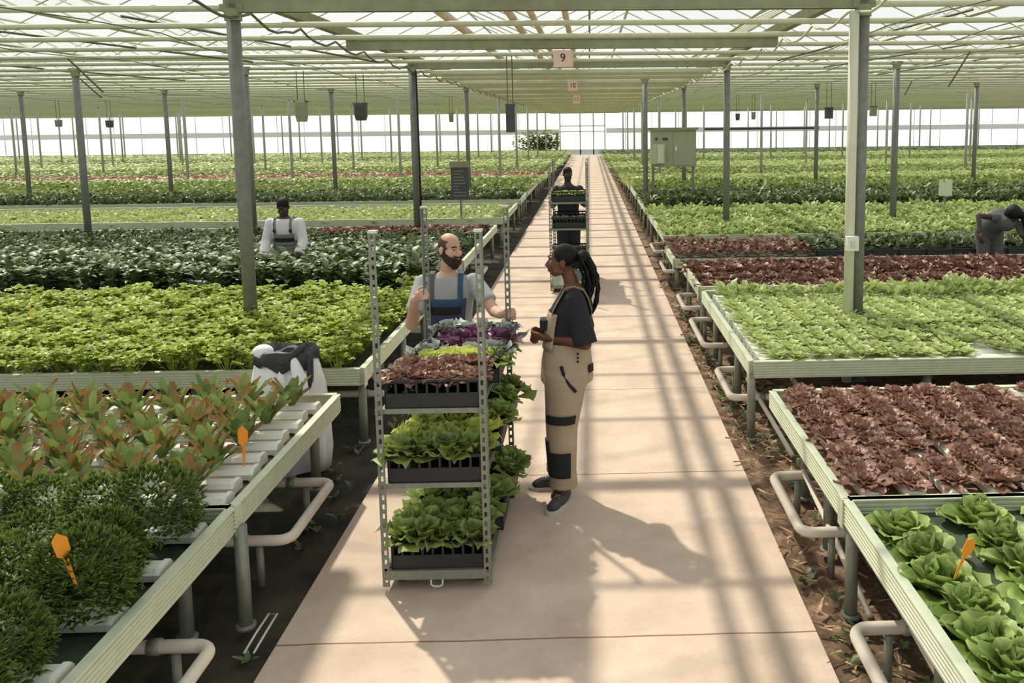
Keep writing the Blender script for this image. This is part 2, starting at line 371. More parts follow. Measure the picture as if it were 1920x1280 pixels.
# hanging sensor boxes and lamps
def hang(x,y,z0,z1,w,label,m,shape=0):
    t=thing('hanging_sensor',label,'sensor',(x,y,z0)); h=z1-z0; c=MB()
    if shape==0: c.loft([(0,0,0,w*.38,w*.38),(0,0,h*.25,w*.48,w*.45),(0,0,h*.9,w*.5,w*.48),(0,0,h,w*.42,w*.4)],12,power=4)
    else: c.bb((-w/2,-.04,0),(w/2,.04,h)); 
    obj('housing',c,m,t)
    d=MB(); d.bb((-w*.55,-w*.3,h*.92),(w*.55,w*.3,h)); obj('cap',d,M['darkgrey'],t)
    e=MB(); e.tube([(-w*.3,0,h),(-w*.3,0,3.44-z0)],.008,5); obj('wire',e,M['cabdark'],t); e=MB(); e.tube([(w*.3,0,h),(w*.3,0,3.44-z0)],.008,5); obj('wire',e,M['cabdark'],t)
hang(-5.2,15.9,2.53,2.91,.21,'olive hanging sensor box right of the thick left post',mat('olive_box',srgb(148,152,120),.5))
hang(-4.42,17,2.55,2.89,.24,'black hanging sensor box between the left post and the middle post',M['darkgrey'])
hang(-1.17,13,2.32,2.74,.13,'tall flat black panel hanging left of the walkway',M['darkgrey'],1)
for k,(x,z0,z1,w,l) in enumerate(((-18.0,2.55,2.78,.2,'leftmost tiny grey sensor hanging far away'),(-16.3,2.51,2.75,.22,'tiny dark sensor hanging far away, second from the left edge'),(-4.73,2.57,2.9,.16,'tiny pale sensor hanging far behind the post of the bearded man'),(-4.2,2.53,2.88,.15,'tiny grey sensor hanging far away just left of the black panel'),(5.15,2.53,2.77,.15,'tiny dark sensor hanging far away above the control cabinet side'),(5.7,2.56,2.82,.15,'tiny pale sensor hanging far away, right of its darker twin'))):
    hang(x,30,z0,z1,w,l,M['darkgrey'] if k in(1,4) else M['steel'])
hang(6.11,22,2.52,2.81,.2,'dark box hanging left of the switch-box post',M['darkgrey'],1); hang(7.25,22,2.57,2.83,.17,'olive box hanging just right of the switch-box post',M['olive'],1)
# shade cloth gathered over the walkway bay, and an unseen board added to shade the walkway's left edge
sc_=MB(); sc_.sweep([(-.07,0),(.07,0),(.08,-.04),(.03,-.085),(0,-.06),(-.04,-.09),(-.08,-.035)],(-3.03,0,0),(2.38,0,0),(0,1,0)); [sc_.bb((x-.02,-.012,-.03),(x+.02,.012,.125)) for x in (-3.02,2.37)]; sc_.bb((-3.13,-.012,.1),(-3.0,.012,.125)); sc_.bb((2.35,-.012,.1),(2.48,.012,.125)); sme=sc_.mesh('gathered_screen',mat('screen_olive',srgb(184,186,152),.9,0,.08))
for k in range(44):
    y=15.61+1.29*k
    if y<71 and k%3: tag(link('gathered_screen',sme,None,(0,y,3.455 if k%3 else 3.447)),'olive gathered shade cloth strung across the walkway bay behind the boards','shade screen','gathered screens over the walkway')
c=MB(); c.bb((-3.07,.6,3.42),(-2.745,6.8,3.60)); tag(obj('shading_board',c,M['olive']),'flat olive board added under the roof out of view to shade the walkway edge','shading board')
# numbered boards
def text_mesh(txt,size,m):
    cu=bpy.data.curves.new('t','FONT'); cu.body=txt; cu.size=size; cu.extrude=.002; cu.align_x='CENTER'; cu.align_y='CENTER'
    o=bpy.data.objects.new('t',cu); COL.objects.link(o); dg=bpy.context.evaluated_depsgraph_get(); me=bpy.data.meshes.new_from_object(o.evaluated_get(dg)); bpy.data.objects.remove(o); me.materials.clear(); me.materials.append(m); return me
def board(x,y,z,w,h,txt,label):
    t=thing('number_board',label,'sign',(x,y,z)); c=MB(); c.bb((-w/2,-.008,-h/2),(w/2,.008,h/2)); obj('panel',c,M['sign'],t)
    c=MB(); c.bb((-w/2-.01,-.014,-h/2-.015),(w/2+.01,.014,-h/2)); c.bb((w/2,-.014,-h/2),(w/2+.012,.014,h/2)); obj('frame',c,M['roofpipe'],t)
    o=link('number',text_mesh(txt,h*.72,M['ink']),t,(0,-.012,0)); o.rotation_euler=(R(90),0,0)
board(-.335,11.62,3.30,.25,.21,'9','pale pink board marked 9 hanging under a roof beam')
board(-.35,19.3,3.29,.2,.2,'10','small pale board marked 10 hanging behind board 9')
board(-.38,27.0,3.22,.2,.24,'11','small pale board marked 11, furthest of the hanging boards')
# control cabinet on its stand
t=thing('control_cabinet','large olive control cabinet standing on legs right of the walkway','cabinet',(1.95,20.3,0))
c=MB(); c.bb((-.5,0,1.42),(.56,.35,2.3)); obj('body',c,M['cabinet'],t)
c=MB(); c.bb((-.56,-.06,2.28),(.6,.42,2.34)); obj('rain_cover',c,M['olive'],t)
c=MB(); c.bb((.03,-.02,1.46),(.53,0,2.24)); d=obj('door',c,M['cabinet'],t); c=MB(); c.bb((.06,-.04,1.8),(.1,-.02,1.9)); obj('handle',c,M['white'],d)
c=MB(); c.bb((-.52,-.12,1.5),(-.18,0,1.96)); d=obj('junction_box',c,mat('box_pale',srgb(178,184,152),.5),t); c=MB(); c.bb((-.36,-.14,1.52),(-.22,-.12,1.95)); obj('cover',c,M['rail'],d)
for x in (-.38,-.2,-.14): c=MB(); c.ell((x,-.01,2.08),(.035,.02,.035),None,8,6); obj('knob',c,M['darkgrey'],t)
for x in (-.45,.5): c=MB(); c.bb((x-.03,.1,0),(x+.03,.16,1.45)); obj('leg',c,M['steel'],t)
# grey rail on the right in front of the end wall
c=MB(); c.tube([(3.2,24,2.28),(6.4,24,2.28)],.035,8); tag(obj('grey_rail',c,M['darkgrey']),'dark grey horizontal rail right of the control cabinet','rail').location=(0,0,0)
# info stand and small panel in the beds
t=thing('information_stand','dark information board on a stand among the left beds','board',(-2.55,17.0,0)); c=MB(); c.bb((-.17,-.015,1.0),(.17,.015,1.62)); obj('panel',c,M['darkgrey'],t)
c=MB(); c.bb((-.19,-.03,1.62),(.19,.03,1.74)); obj('header',c,M['olive'],t); c=MB(); c.bb((-.02,.02,0),(.02,.05,1.6)); obj('stake',c,M['steel'],t)
c=MB(); random.seed(2)
for k in range(9): z=1.06+k*.06; w=random.uniform(.05,.13); c.bb((-.13,-.02,z),(-.13+2*w,-.016,z+.018))
obj('chalk_lines',c,M['steel'],t)
t=thing('small_panel','small cream panel with a hanging hole standing in the right beds','panel',(7.1,17.0,0)); c=MB(); c.bb((-.13,-.012,.94),(.13,.012,1.26)); obj('face',c,M['rail'],t); c=MB(); c.ell((-.04,-.012,1.23),(.015,.006,.015),None,8,6); obj('hole',c,M['ink'],t); c=MB(); c.bb((-.015,.012,0),(.015,.03,1.0)); obj('stake',c,M['steel'],t)
# distant shrub by the end wall
# ============================================================ benches
M['traybrown']=mat('tray_brown',srgb(150,122,102),.8,0,.15,6)
def rail_profile(h=.13):
    p=[(0,0),(.022,0)]
    for k in range(5):
        z=.012+k*(h-.03)/5; p+= [(.022,z),(.030,z+.004),(.030,z+.014),(.022,z+.018)]
    p+=[(.022,h-.012),(.032,h-.010),(.032,h),(-.012,h),(-.012,h-.008),(0,h-.008)]
    return p
PROF=rail_profile()
def bench(side,y0,y1,xo,label,legs=(),legr=.032,cover='tray',zt=.62,group='grow benches'):
    s=-1 if side=='L' else 1; xi=BX_L if s<0 else BX_R
    t=thing('grow_bench',label,'bench',(xi,(y0+y1)/2,0),0,group); ox=-xi; oy=-(y0+y1)/2
    z0=zt-.13
    mb=MB(); mb.bb((min(0,s*xo),y0+oy+.02,z0+.03),(max(0,s*xo),y1+oy-.02,z0+.06)); obj('tray',mb,M['mat'] if cover=='mat' else M['tarp'] if cover=='dark' else M['traybrown'] if cover=='brown' else M['steel'],t)
    mb=MB(); mb.sweep(PROF,(0,y0+oy,z0),(s*xo,y0+oy,z0),(0,-1,0)); obj('front_rail',mb,M['rail'],t)
    mb=MB(); mb.sweep(PROF,(0,y1+oy,z0),(s*xo,y1+oy,z0),(0,1,0)); obj('back_rail',mb,M['rail'],t)
    mb=MB(); mb.sweep(PROF,(0,y0+oy,z0),(0,y1+oy,z0),(-s,0,0)); mb.bb((-s*.034-.004,y0+oy-.03,z0-.01),(-s*.034+.004,y0+oy+.04,zt+.005)); obj('side_rail',mb,M['rail'],t)
    for (dx,ly) in legs:
        mb=MB(); mb.tube([(s*dx,ly+oy,0),(s*dx,ly+oy,z0+.03)],legr,12); mb.tube([(s*dx,ly+oy,0),(s*dx,ly+oy,.02)],legr*1.5,12); obj('leg',mb,M['steel'],t,smooth=True)
    mb=MB()
    for fy in (.2,.8):
        yy=y0+(y1-y0)*fy+oy; mb.tube([(s*.03,yy,z0-.0),(s*xo,yy,z0-.0)],.022,8)
    obj('cross_tube',mb,M['steel'],t)
    return t
bench('L',2.0,3.98,4.2,'front left bench holding the dark green herb bushes',[(-.04,3.99-.0),(.2,3.9),(1.4,3.9),(.1,2.5)],cover='mat')
bench('L',3.99,5.72,4.2,'left bench holding brown-tipped lettuces on white channels',[(.12,5.6),(1.5,5.6),(1.5,4.3)],cover='brown')
bench('L',6.36,9.2,7.0,'left bench filled with bright green leafy plants, behind the white bag',[(.02,6.45),(1.3,6.5),(2.6,6.5),(.04,9.0),(-.0,7.8)],cover='dark')
bench('R',2.0,3.92,3.0,'front right bench with dark mat under large green lettuce heads',[(.03,3.95),(.15,3.15),(.35,2.6)],cover='mat')
bench('R',3.93,5.62,4.0,'right bench holding red lettuces on white channels',[(.14,5.29),(1.4,5.5),(.1,4.6)],cover='brown')
bench('R',6.36,9.15,6.0,'right bench filled with light green lettuces on white gutters',[(-.01,6.36),(.05,7.3),(.05,8.6),(1.4,6.5),(2.8,6.5)],cover='tray')
bench('L',9.4,10.55,8.0,'left bench under tall dark leafy plants in front of the man in white',[(.05,9.5),(.05,10.4)],cover='dark')
bench('R',9.42,11.15,7.0,'right bench covered with dark red plants in front of the bending woman',[(.05,9.6),(.05,11.0)],cover='dark')
far_l=[(11.55,15.75,.62,'dark'),(17.0,20.3,.62,'w'),(21.3,23.2,.62,'dark'),(23.6,28.4,.62,'w'),(29.2,31.5,.62,'w'),(31.8,34.2,.62,'w'),(35.,41,.62,'w'),(42,49,.62,'w'),(50,58,.62,'w'),(59,69,.62,'w')]
far_r=[(12.3,13.7,.62,'dark'),(13.9,17.9,.62,'w'),(18.6,21.6,.62,'dark'),(22.4,25.4,.62,'dark'),(26.2,30.5,.62,'w'),(31.4,36.5,.62,'w'),(37.5,43,.62,'w'),(44,50,.62,'w'),(51,58,.62,'w'),(59.5,69,.62,'w')]
for k,(a,b,z,c) in enumerate(far_l): bench('L',a,b,.66*b+3,'%s of the far beds left of the walkway, counted from the man in white'%nth(k),[(.05,a+.2),(.05,(a+b)/2),(.05,b-.2)],cover='dark' if c=='dark' else 'tray',zt=.62 if k<4 else .62-.03*(k-3))
for k,(a,b,z,c) in enumerate(far_r): bench('R',a,b,.52*b+3,'%s of the far beds right of the walkway, counted from the bending woman'%nth(k),[(.05,a+.2),(.05,(a+b)/2),(.05,b-.2)],cover='dark' if c=='dark' else 'tray',zt=.48 if k==0 else .62 if k<4 else .62-.03*(k-3))

# heating pipes looping out from under the benches
def upipe(side,y0,y1,label,z=.25):
    s=-1 if side=='L' else 1; xo=-1.61 if s<0 else 1.10; r=.028; q=.07
    xin=xo+s*1.6; pts=[(xin,y1,z),(xo+s*q,y1,z)]
    for k in range(1,6): a=k/6*PI/2; pts.append((xo+s*q-s*q*math.sin(a),y1-q+q*math.cos(a),z))
    pts.append((xo,y1-q,z)); pts.append((xo,y0+q,z))
    for k in range(1,6): a=k/6*PI/2; pts.append((xo+s*q-s*q*math.cos(a),y0+q-q*math.sin(a),z))
    pts+= [(xo+s*q,y0,z),(xin,y0,z)]
    t=thing('heating_pipe',label,'pipe',(xo,(y0+y1)/2,0),0,'heating pipes'); mb=MB(); mb.tube(pts,r,12); mb.shift((-xo,-(y0+y1)/2,0)); obj('loop',mb,M['pipe'],t,smooth=True)
    for yy in (y0,y1):
        mb=MB(); mb.tube([(s*.22,yy-(y0+y1)/2,z),(s*.27,yy-(y0+y1)/2,z)],r*1.25,12); obj('clamp',mb,M['steel'],t,smooth=True)
        mb=MB(); mb.tube([(s*.16,yy-(y0+y1)/2,z-.03),(s*.16,yy-(y0+y1)/2,0)],.02,8); obj('support',mb,M['steel'],t,smooth=True)
upipe('R',4.33,5.08,'pale heating pipe loop under the red lettuce bench on the right')
upipe('R',2.6,3.45,'pale heating pipe loop at the bottom right, under the green lettuce heads')
upipe('R',6.62,7.42,'pale heating pipe loop under the front of the light green lettuce bench',.25)
upipe('R',8.25,9.4,'pale heating pipe loop under the back of the light green lettuce bench')
upipe('R',10.0,10.8,'pale heating pipe loop under the dark red bench')
upipe('R',12.6,13.5,'small heating pipe loop right of the far walkway, beyond the red bench')
upipe('R',14.6,15.6,'tiny heating pipe loop furthest along the right side')
upipe('L',4.38,5.13,'pale heating pipe loop under the brown-tipped lettuce bench')
upipe('L',2.5,3.45,'pale heating pipe loop at the bottom left, under the herb bushes')
upipe('L',6.9,7.7,'heating pipe loop left of the walkway behind the big trolley')
upipe('L',9.6,10.4,'small heating pipe loop under the tall dark bench on the left')
upipe('L',12.2,13.2,'tiny heating pipe loop furthest along the left side')
# long thin pipes lying along under the right benches, slanting braces
for k,(a,b) in enumerate((((1.3,5.1,.27),(1.33,3.9,.03)),((1.28,6.9,.32),(1.42,5.9,.05)),((1.34,3.6,.3),(1.42,2.4,.05)))):
    mb=MB(); mb.tube([a,b],.018,8); tag(obj('slanting_tube',mb,M['pipe'],smooth=True),'thin slanting tube under the right benches, %s from the camera'%nth((1,2,0)[k]),'tube')
# growing channels
chm=MB(); chm.sweep([(-.05,0),(.05,0),(.055,.035),(.035,.055),(-.035,.055),(-.055,.035)],(0,0,0),(1,0,0),(0,1,0))
def channel(x,y,z,L,along,label,group,m='pinkwhite'):
    t=thing('growing_channel',label,'channel',(x,y,z),0,group)
    d=(1,0,0) if along=='x' else (0,1,0); w=(0,1,0) if along=='x' else (-1,0,0); s=MB()
    s.sweep([(-.05,0),(.05,0),(.055,.03),(.035,.05),(-.035,.05),(-.055,.03)],(0,0,0),(d[0]*L,d[1]*L,0),w); obj('trough',s,M[m],t)
    e=MB(); q=.012*(1 if L>0 else -1); e.sweep([(-.056,-.004),(.056,-.004),(.06,.033),(.038,.056),(-.038,.056),(-.06,.033)],(-d[0]*q,-d[1]*q,0),(d[0]*q,d[1]*q,0),w); obj('end_cap',e,M['white'],t)
    return t
CH_LB=[4.10+.175*k for k in range(9)]
for k,y in enumerate(CH_LB): channel(-1.80-(.03*(k%2)),y,.575,-3.7,'x','white growing channel under brown-tipped lettuces, %s from the front'%nth(k),'channels of the brown-tipped lettuces')
CH_LA=[3.77,3.44,3.09,2.74,2.40]
for k,y in enumerate(CH_LA): channel(-1.79,y,.57,-3.6,'x','white channel end between the dark herb bushes, %s from the back'%nth(k),'channels of the herb bushes','white')
CH_RB=[1.36+.21*k for k in range(7)]
for k,x in enumerate(CH_RB): channel(x,5.55,.575,-1.58,'y','white growing channel under red lettuces, %s from the walkway'%nth(k),'channels of the red lettuces')
for k in range(8): channel(2.80,4.1+.2*k,.575,2.0,'x','crosswise white channel at the right edge among red lettuces, %s from the front'%nth(k),'crosswise channels')
CH_RC=[6.46+.165*k for k in range(16)]
for k,y in enumerate(CH_RC): channel(1.30,y,.555,4.6,'x','white gutter under light green lettuces, %s from the front'%nth(k),'gutters of the light green lettuces')

# ============================================================ leaves
def leaf(mb, base, az, t0, t1, L, W, n=4, m=1, shape='oval', cup=.15, ruf=0., flag=1., rnd=None, wob=.0):
    rnd=random.random() if rnd is None else rnd
    d=np.array([math.cos(az),math.sin(az)]); lat=np.array([-d[1],d[0],0.])
    p=np.array(base,float); vs=[]; cs=[]
    for i in range(n+1):
        t=i/n; tl=t0+(t1-t0)*t; dirv=np.array([d[0]*math.sin(tl),d[1]*math.sin(tl),math.cos(tl)]); nor=np.array([-d[0]*math.cos(tl),-d[1]*math.cos(tl),math.sin(tl)])
        if i: p=p+dirv*(L/n)
        if shape=='oval': w=math.sin(PI*min(1,(.08+.84*t)))**.8
        elif shape=='spoon': w=.18+.82*max(0,math.sin(PI*min(1,max(0,(t-.2)/.86))))**.7 if t>.2 else .18
        elif shape=='round': w=.28+.72*(t/.62)**.85 if t<.62 else max(.12,1-((t-.62)/.385)**2)**.5
        elif shape=='fan': w=(.22+.78*t**.8)*(1 if t<.99 else .8)
        elif shape=='spear': w=math.sin(PI*min(1,.12+.88*t*.98))**.9*(1-.25*t)
        else: w=1-t*.9
        for j in range(-m,m+1):
            f=j/m; r=ruf*random.uniform(-1,1)*abs(f)*(.3+t)
            q=p+lat*(W/2*w*f)+nor*(cup*W*abs(f)**1.5*w*.5+r*W)
            vs.append(tuple(q)); cs.append((t,rnd,flag,1))
    k=2*m+1; fs=[(i*k+j,i*k+j+1,(i+1)*k+j+1,(i+1)*k+j) for i in range(n) for j in range(k-1)]
    mb.add(vs,fs,0,cs)
GA=2.39996
def rosette(n,L0,L1,W,tin,tout,curl,nseg,m,shape,cup,ruf,z=0,flagp=1.,r0=.0):
    mb=MB(); ph=random.uniform(0,6)
    for i in range(n):
        u=(i+.5)/n; a=ph+i*GA+random.uniform(-.25,.25); t0=tin+(tout-tin)*u**.8
        L=(L0+(L1-L0)*u)*random.uniform(.85,1.15)
        leaf(mb,(r0*u*math.cos(a),r0*u*math.sin(a),z),a,t0,t0+curl*(.4+.8*u)*random.uniform(.7,1.3),L,W*(.75+.4*u)*random.uniform(.85,1.15),nseg,m,shape,cup,ruf,flag=1. if random.random()<flagp else 0.)
    return mb
LM={}
LM['romaine']=leafmat('lettuce_green_leaf',srgb(84,112,46),srgb(152,176,88),srgb(178,196,116),.75,.26)
LM['red']=leafmat('red_lettuce_leaf',srgb(112,78,62),srgb(196,158,134),srgb(134,92,76),.5,.25,spec=.6)
LM['redD']=leafmat('dark_red_leaf',srgb(92,62,46),srgb(160,120,96),srgb(116,76,58),.5,.2,spec=.55)
LM['spear']=leafmat('young_lettuce_leaf',srgb(80,108,48),srgb(160,176,98),srgb(156,104,62),.5,.25)
LM['herb']=leafmat('herb_leaf',srgb(48,64,24),srgb(96,117,42),srgb(142,162,62),.55,.28)
LM['bright']=leafmat('bright_green_leaf',srgb(124,148,46),srgb(190,203,92),srgb(196,208,108),.6,.38)
LM['light']=leafmat('light_green_leaf',srgb(128,148,76),srgb(192,203,128),srgb(200,214,140),.6,.35)
LM['dark']=leafmat('dark_green_leaf',srgb(54,70,38),srgb(112,130,76),srgb(140,154,98),.7,.22,spec=.5)
LM['mid']=leafmat('mid_green_leaf',srgb(98,114,50),srgb(158,170,92),srgb(160,178,104),.7,.3)
LM['purple']=leafmat('purple_leaf',srgb(80,44,66),srgb(150,104,132),srgb(110,60,90),.5,.2,spec=.5)
LM['yellow']=leafmat('yellow_green_leaf',srgb(150,172,50),srgb(206,216,104),srgb(214,222,120),.6,.38)
LM['blue']=leafmat('grey_green_leaf',srgb(70,84,78),srgb(150,164,150),srgb(190,198,184),.7,.2,spec=.5)
LM['pinkbed']=leafmat('pink_brown_leaf',srgb(140,96,82),srgb(190,146,120),None)
def variants(fn,k,seed,mat_,name):
    out=[]
    for i in range(k): random.seed(seed+i); out.append(fn().mesh(name,mat_,True))
    return out
def romaine(): 
    mb=rosette(20,.15,.21,.155,.25,1.05,.5,6,3,'round',.3,.085,.01,r0=.025)
    inner=rosette(15,.12,.17,.115,.0,.5,-.55,6,3,'round',.4,.10,.03,r0=.012); mb.add(inner.v,inner.f,0,inner.c); return mb
def redl(): return rosette(30,.06,.125,.062,.05,1.2,.5,5,2,'round',.2,.24,.0,.8,r0=.02)
def spear():
    mb=MB()
    for i in range(20):
        a=i*GA+random.uniform(-.3,.3); u=i/20
        leaf(mb,(.012*math.cos(a),.012*math.sin(a),.0),a,random.uniform(.05,.2)+.5*u,random.uniform(.3,.6)+.7*u,random.uniform(.10,.21),.05*random.uniform(.75,1.3),5,1,'round',.4,.2,flag=1. if random.random()<.42 else 0.)
    return mb
def herb():
    mb=MB(); rr=.16
    for i in range(300):
        u=(i+.5)/300; ph=math.acos(1-1.45*u); a=i*GA; rad=rr*random.uniform(.82,1.06)
        c=(rad*math.sin(ph)*math.cos(a),rad*math.sin(ph)*math.sin(a),.11+rad*.95*math.cos(ph))
        r=random.random()
        for k in range(6):
            leaf(mb,c,a+random.uniform(-1.4,1.4),max(0,ph*.8+random.uniform(-.6,.5)),ph*.8+random.uniform(-.3,.8),random.uniform(.022,.04),.011,2,1,'spear',.3,.0,flag=1.,rnd=r)
    for i in range(420):
        a=i*GA; u=(i+.5)/420; rad=.13*math.sqrt(u); r=random.random(); leaf(mb,(rad*math.cos(a),rad*math.sin(a),random.uniform(.02,.15)*(1.1-u)+.01),a+random.uniform(-1,1),random.uniform(.2,1.2),random.uniform(.8,1.8),random.uniform(.03,.06),.015,2,1,'spear',.3,0,rnd=r)
    return mb
def celery():
    mb=MB()
    for i in range(30):
        a=i*GA+random.uniform(-.3,.3); t=random.uniform(.05,.8); L=random.uniform(.10,.19); q=(L*math.sin(t)*math.cos(a),L*math.sin(t)*math.sin(a),L*math.cos(t)); r=random.random()
        leaf(mb,(0,0,0),a,t,t,L,.012,1,1,'x',0,rnd=r)
        for k in range(3):
            leaf(mb,q,a+(k-1)*1.1+random.uniform(-.2,.2),.6+random.uniform(-.3,.4),1.3+random.uniform(-.3,.4),random.uniform(.034,.052),.046,2,1,'oval',.3,.14,rnd=min(1,max(0,r+random.uniform(-.2,.2))))
    return mb
def light(): return rosette(20,.06,.135,.058,.1,1.05,.5,4,1,'spoon',.35,.09,.0,r0=.015)
def darkp():
    mb=MB()
    for i in range(34):
        a=i*GA; z=.05+.3*(i/34)*random.uniform(.8,1.1); r=random.random()
        leaf(mb,(.03*math.cos(a),.03*math.sin(a),z),a+random.uniform(-.4,.4),.5+random.uniform(-.3,.4),1.5+random.uniform(-.4,.5),random.uniform(.09,.16),.085,3,1,'oval',.2,.08,rnd=r)
    return mb
def clump(h=.2,w=.14,n=9,L=.16):
    mb=MB()
    for i in range(n):
        a=i*GA+random.uniform(-.4,.4); t=random.uniform(.1,1.0)
        leaf(mb,(w*.3*math.cos(a),w*.3*math.sin(a),h*random.uniform(.1,.6)),a,t,t+random.uniform(.2,.8),L*random.uniform(.8,1.2),L*.7,2,1,'oval',.25,.08)
    return mb
V={}
V['romaine']=variants(romaine,5,10,LM['romaine'],'lettuce_leaves')
V['red']=variants(redl,6,30,LM['red'],'lettuce_leaves')
V['redD']=variants(lambda:rosette(16,.07,.13,.09,.1,1.1,.5,3,2,'fan',.2,.2,.0,.85,r0=.02),5,40,LM['redD'],'lettuce_leaves')
V['spear']=variants(spear,7,50,LM['spear'],'lettuce_leaves')
V['herb']=variants(herb,4,60,LM['herb'],'herb_foliage')
V['bright']=variants(celery,5,70,LM['bright'],'leafy_foliage')
V['light']=variants(light,6,80,LM['light'],'lettuce_leaves')
V['dark']=variants(darkp,5,90,LM['dark'],'leafy_foliage')
V['far']=variants(lambda:clump(.24,.26,26,.105),5,95,LM['light'],'leafy_foliage')
def plant(name,me,loc,label,cat,group,sc=1.,rz=None):
    o=link(name,me,None,loc,random.uniform(0,6.28) if rz is None else rz); o.scale=(sc,sc,sc*random.uniform(.93,1.07)); tag(o,label,cat,group); return o
def plantp(name,part,me,loc,label,cat,group,sc,stem=True,smat='rail'):
    return plant(name,me,loc,label,cat,group,sc)
# --- romaine heads, right front
random.seed(100)
rowA=[3.66,3.44,3.21,3.01,2.82,2.64,2.46,2.28]; rowB=[3.75,3.53,3.31,3.11,2.91,2.7]; 
for ri,(row,x0,nm) in enumerate(((rowA,1.40,'nearest the walkway'),(rowB,1.77,'second from the walkway'),([3.72,3.5,3.3,3.1,2.9],2.16,'third from the walkway'),([3.70,3.48,3.27,3.06],2.55,'fourth from the walkway'),([3.71,3.5,3.29],2.94,'fifth from the walkway'))):
    for k,y in enumerate(row):
        o=plant('lettuce_head',V['romaine'][(k*2+ri)%5],(x0+random.uniform(-.02,.02),y,.522),'large green lettuce head, %s from the back in the row %s'%(nth(k),nm),'lettuce','large green lettuce heads on the dark mat',random.uniform(.80,.90))
# --- herb bushes
random.seed(101)
for r,y in enumerate([3.76,3.42,3.08,2.74,2.42]):
    n=9 if r<2 else 7
    for k in range(n):
        x=-1.97-.255*k+random.uniform(-.04,.04)-(.05 if r%2 else 0)
        if x<-.66*y-1.0: continue
        plant('herb_bush',V['herb'][(r+k*3)%4],(x,y+random.uniform(-.05,.05),.60),'dark green feathery herb bush, %s from the walkway in the %s row from the back'%(nth(k),nth(r)),'herb','dark herb bushes',random.uniform(.95,1.2))
# --- brown-tipped lettuces
random.seed(102)
for r,y in enumerate(CH_LB):
    if r==0: pass
    k=0; x=-1.98-(.12 if r%2 else 0)
    while x>-.66*y-.8:
        if random.random()>.06:
            plant('young_lettuce',V['spear'][random.randrange(7)],(x+random.uniform(-.03,.03),y+random.uniform(-.012,.012),.618),'upright young lettuce with brown-tipped leaves, %s from the walkway on the %s channel'%(nth(k),nth(r)),'lettuce','brown-tipped young lettuces',random.uniform(.9,1.2)); k+=1
        x-=.265
# --- red lettuces, right
random.seed(103)
for r,x in enumerate(CH_RB):
    for k in range(13):
        y=5.46-.115*k
        if random.random()<.04: continue
        plant('red_lettuce',V['red'][random.randrange(6)],(x+random.uniform(-.02,.02),y+random.uniform(-.02,.02),.618),'frilly red lettuce, %s from the back on the %s white channel from the walkway'%(nth(k),nth(r)),'lettuce','frilly red lettuces',random.uniform(.78,1.05))
for r in range(8):
    for k in range(11):
        x=2.92+.17*k
        if random.random()<.3 or x>.52*(4.1+.2*r)+1.6: continue
        plant('red_lettuce',V['red'][random.randrange(6)],(x,4.1+.2*r+random.uniform(-.02,.02),.618),'frilly red lettuce at the right edge, %s on the %s crosswise channel'%(nth(k),nth(r)),'lettuce','frilly red lettuces',random.uniform(.75,1.0))
# --- left bright bench
random.seed(104); c=0; pts=[]
for i in range(13):
    y=6.43+.215*i; x=-1.90
    while x>-.66*y-1.2: pts.append((y,x)); x-=.215
pts.sort(); rest=[]
for (y,x) in pts:
    x+=random.uniform(-.06,.06); y+=random.uniform(-.06,.06)
    if c<300: plant('leafy_plant',V['bright'][random.randrange(5)],(x,y,.55),'bright green leafy plant crowded on the left bench behind the white bag','leafy plant','bright green leafy plants on the left bench',random.uniform(1.0,1.4)); c+=1
    else: rest.append((x,y))
def stuff(name,pts,z,mats,label,cat,temps,smin=.9,smax=1.3,group=None,zs=1.):
    """many low plants merged into one object"""
    if not pts: return
    vs=[];fs=[];cs=[];off=0
    T=[(np.array(t.v),np.array(t.f),np.array(t.c)) for t in temps]
    for (x,y) in pts:
        tv,tf,tc=T[random.randrange(len(T))]; a=random.uniform(0,6.28); s=random.uniform(smin,smax); ca,sa=math.cos(a)*s,math.sin(a)*s
        v=np.empty_like(tv); v[:,0]=tv[:,0]*ca-tv[:,1]*sa+x; v[:,1]=tv[:,0]*sa+tv[:,1]*ca+y; v[:,2]=tv[:,2]*s*zs*random.uniform(.85,1.15)+z
        vs.append(v); fs.append(tf+off); q=tc.copy(); q[:,1]=np.clip(q[:,1]*.7+random.uniform(0,.3),0,1); cs.append(q); off+=len(tv)
    V_=np.concatenate(vs).astype(np.float32); F=np.concatenate(fs); Cc=np.concatenate(cs).astype(np.float32)
    me=bpy.data.meshes.new(name); me.vertices.add(len(V_)); me.vertices.foreach_set('co',V_.ravel()); nf=len(F)
    me.loops.add(nf*4); me.loops.foreach_set('vertex_index',F.astype(np.int32).ravel()); me.polygons.add(nf); me.polygons.foreach_set('loop_start',np.arange(0,nf*4,4,dtype=np.int32)); me.polygons.foreach_set('loop_total',np.full(nf,4,dtype=np.int32)); me.polygons.foreach_set('use_smooth',np.ones(nf,dtype=bool))
    at=me.color_attributes.new('Col','FLOAT_COLOR','POINT'); at.data.foreach_set('color',Cc.ravel()); me.materials.append(mats); me.update(calc_edges=True); me.validate()
    return tag(link(name,me),label,cat,group,'stuff')
random.seed(200); TB=[clump(.2,.3,20,.10) for _ in range(6)]; TT=[clump(.34,.24,24,.12) for _ in range(5)]; TF=[clump(.22,.7,24,.12) for _ in range(6)]; TS=[clump(.14,.2,15,.085) for _ in range(5)]
stuff('leafy_plants',rest,.575,LM['bright'],'remaining bright green leafy plants at the back of the left bench','leafy plants',TB,1.1,1.4)
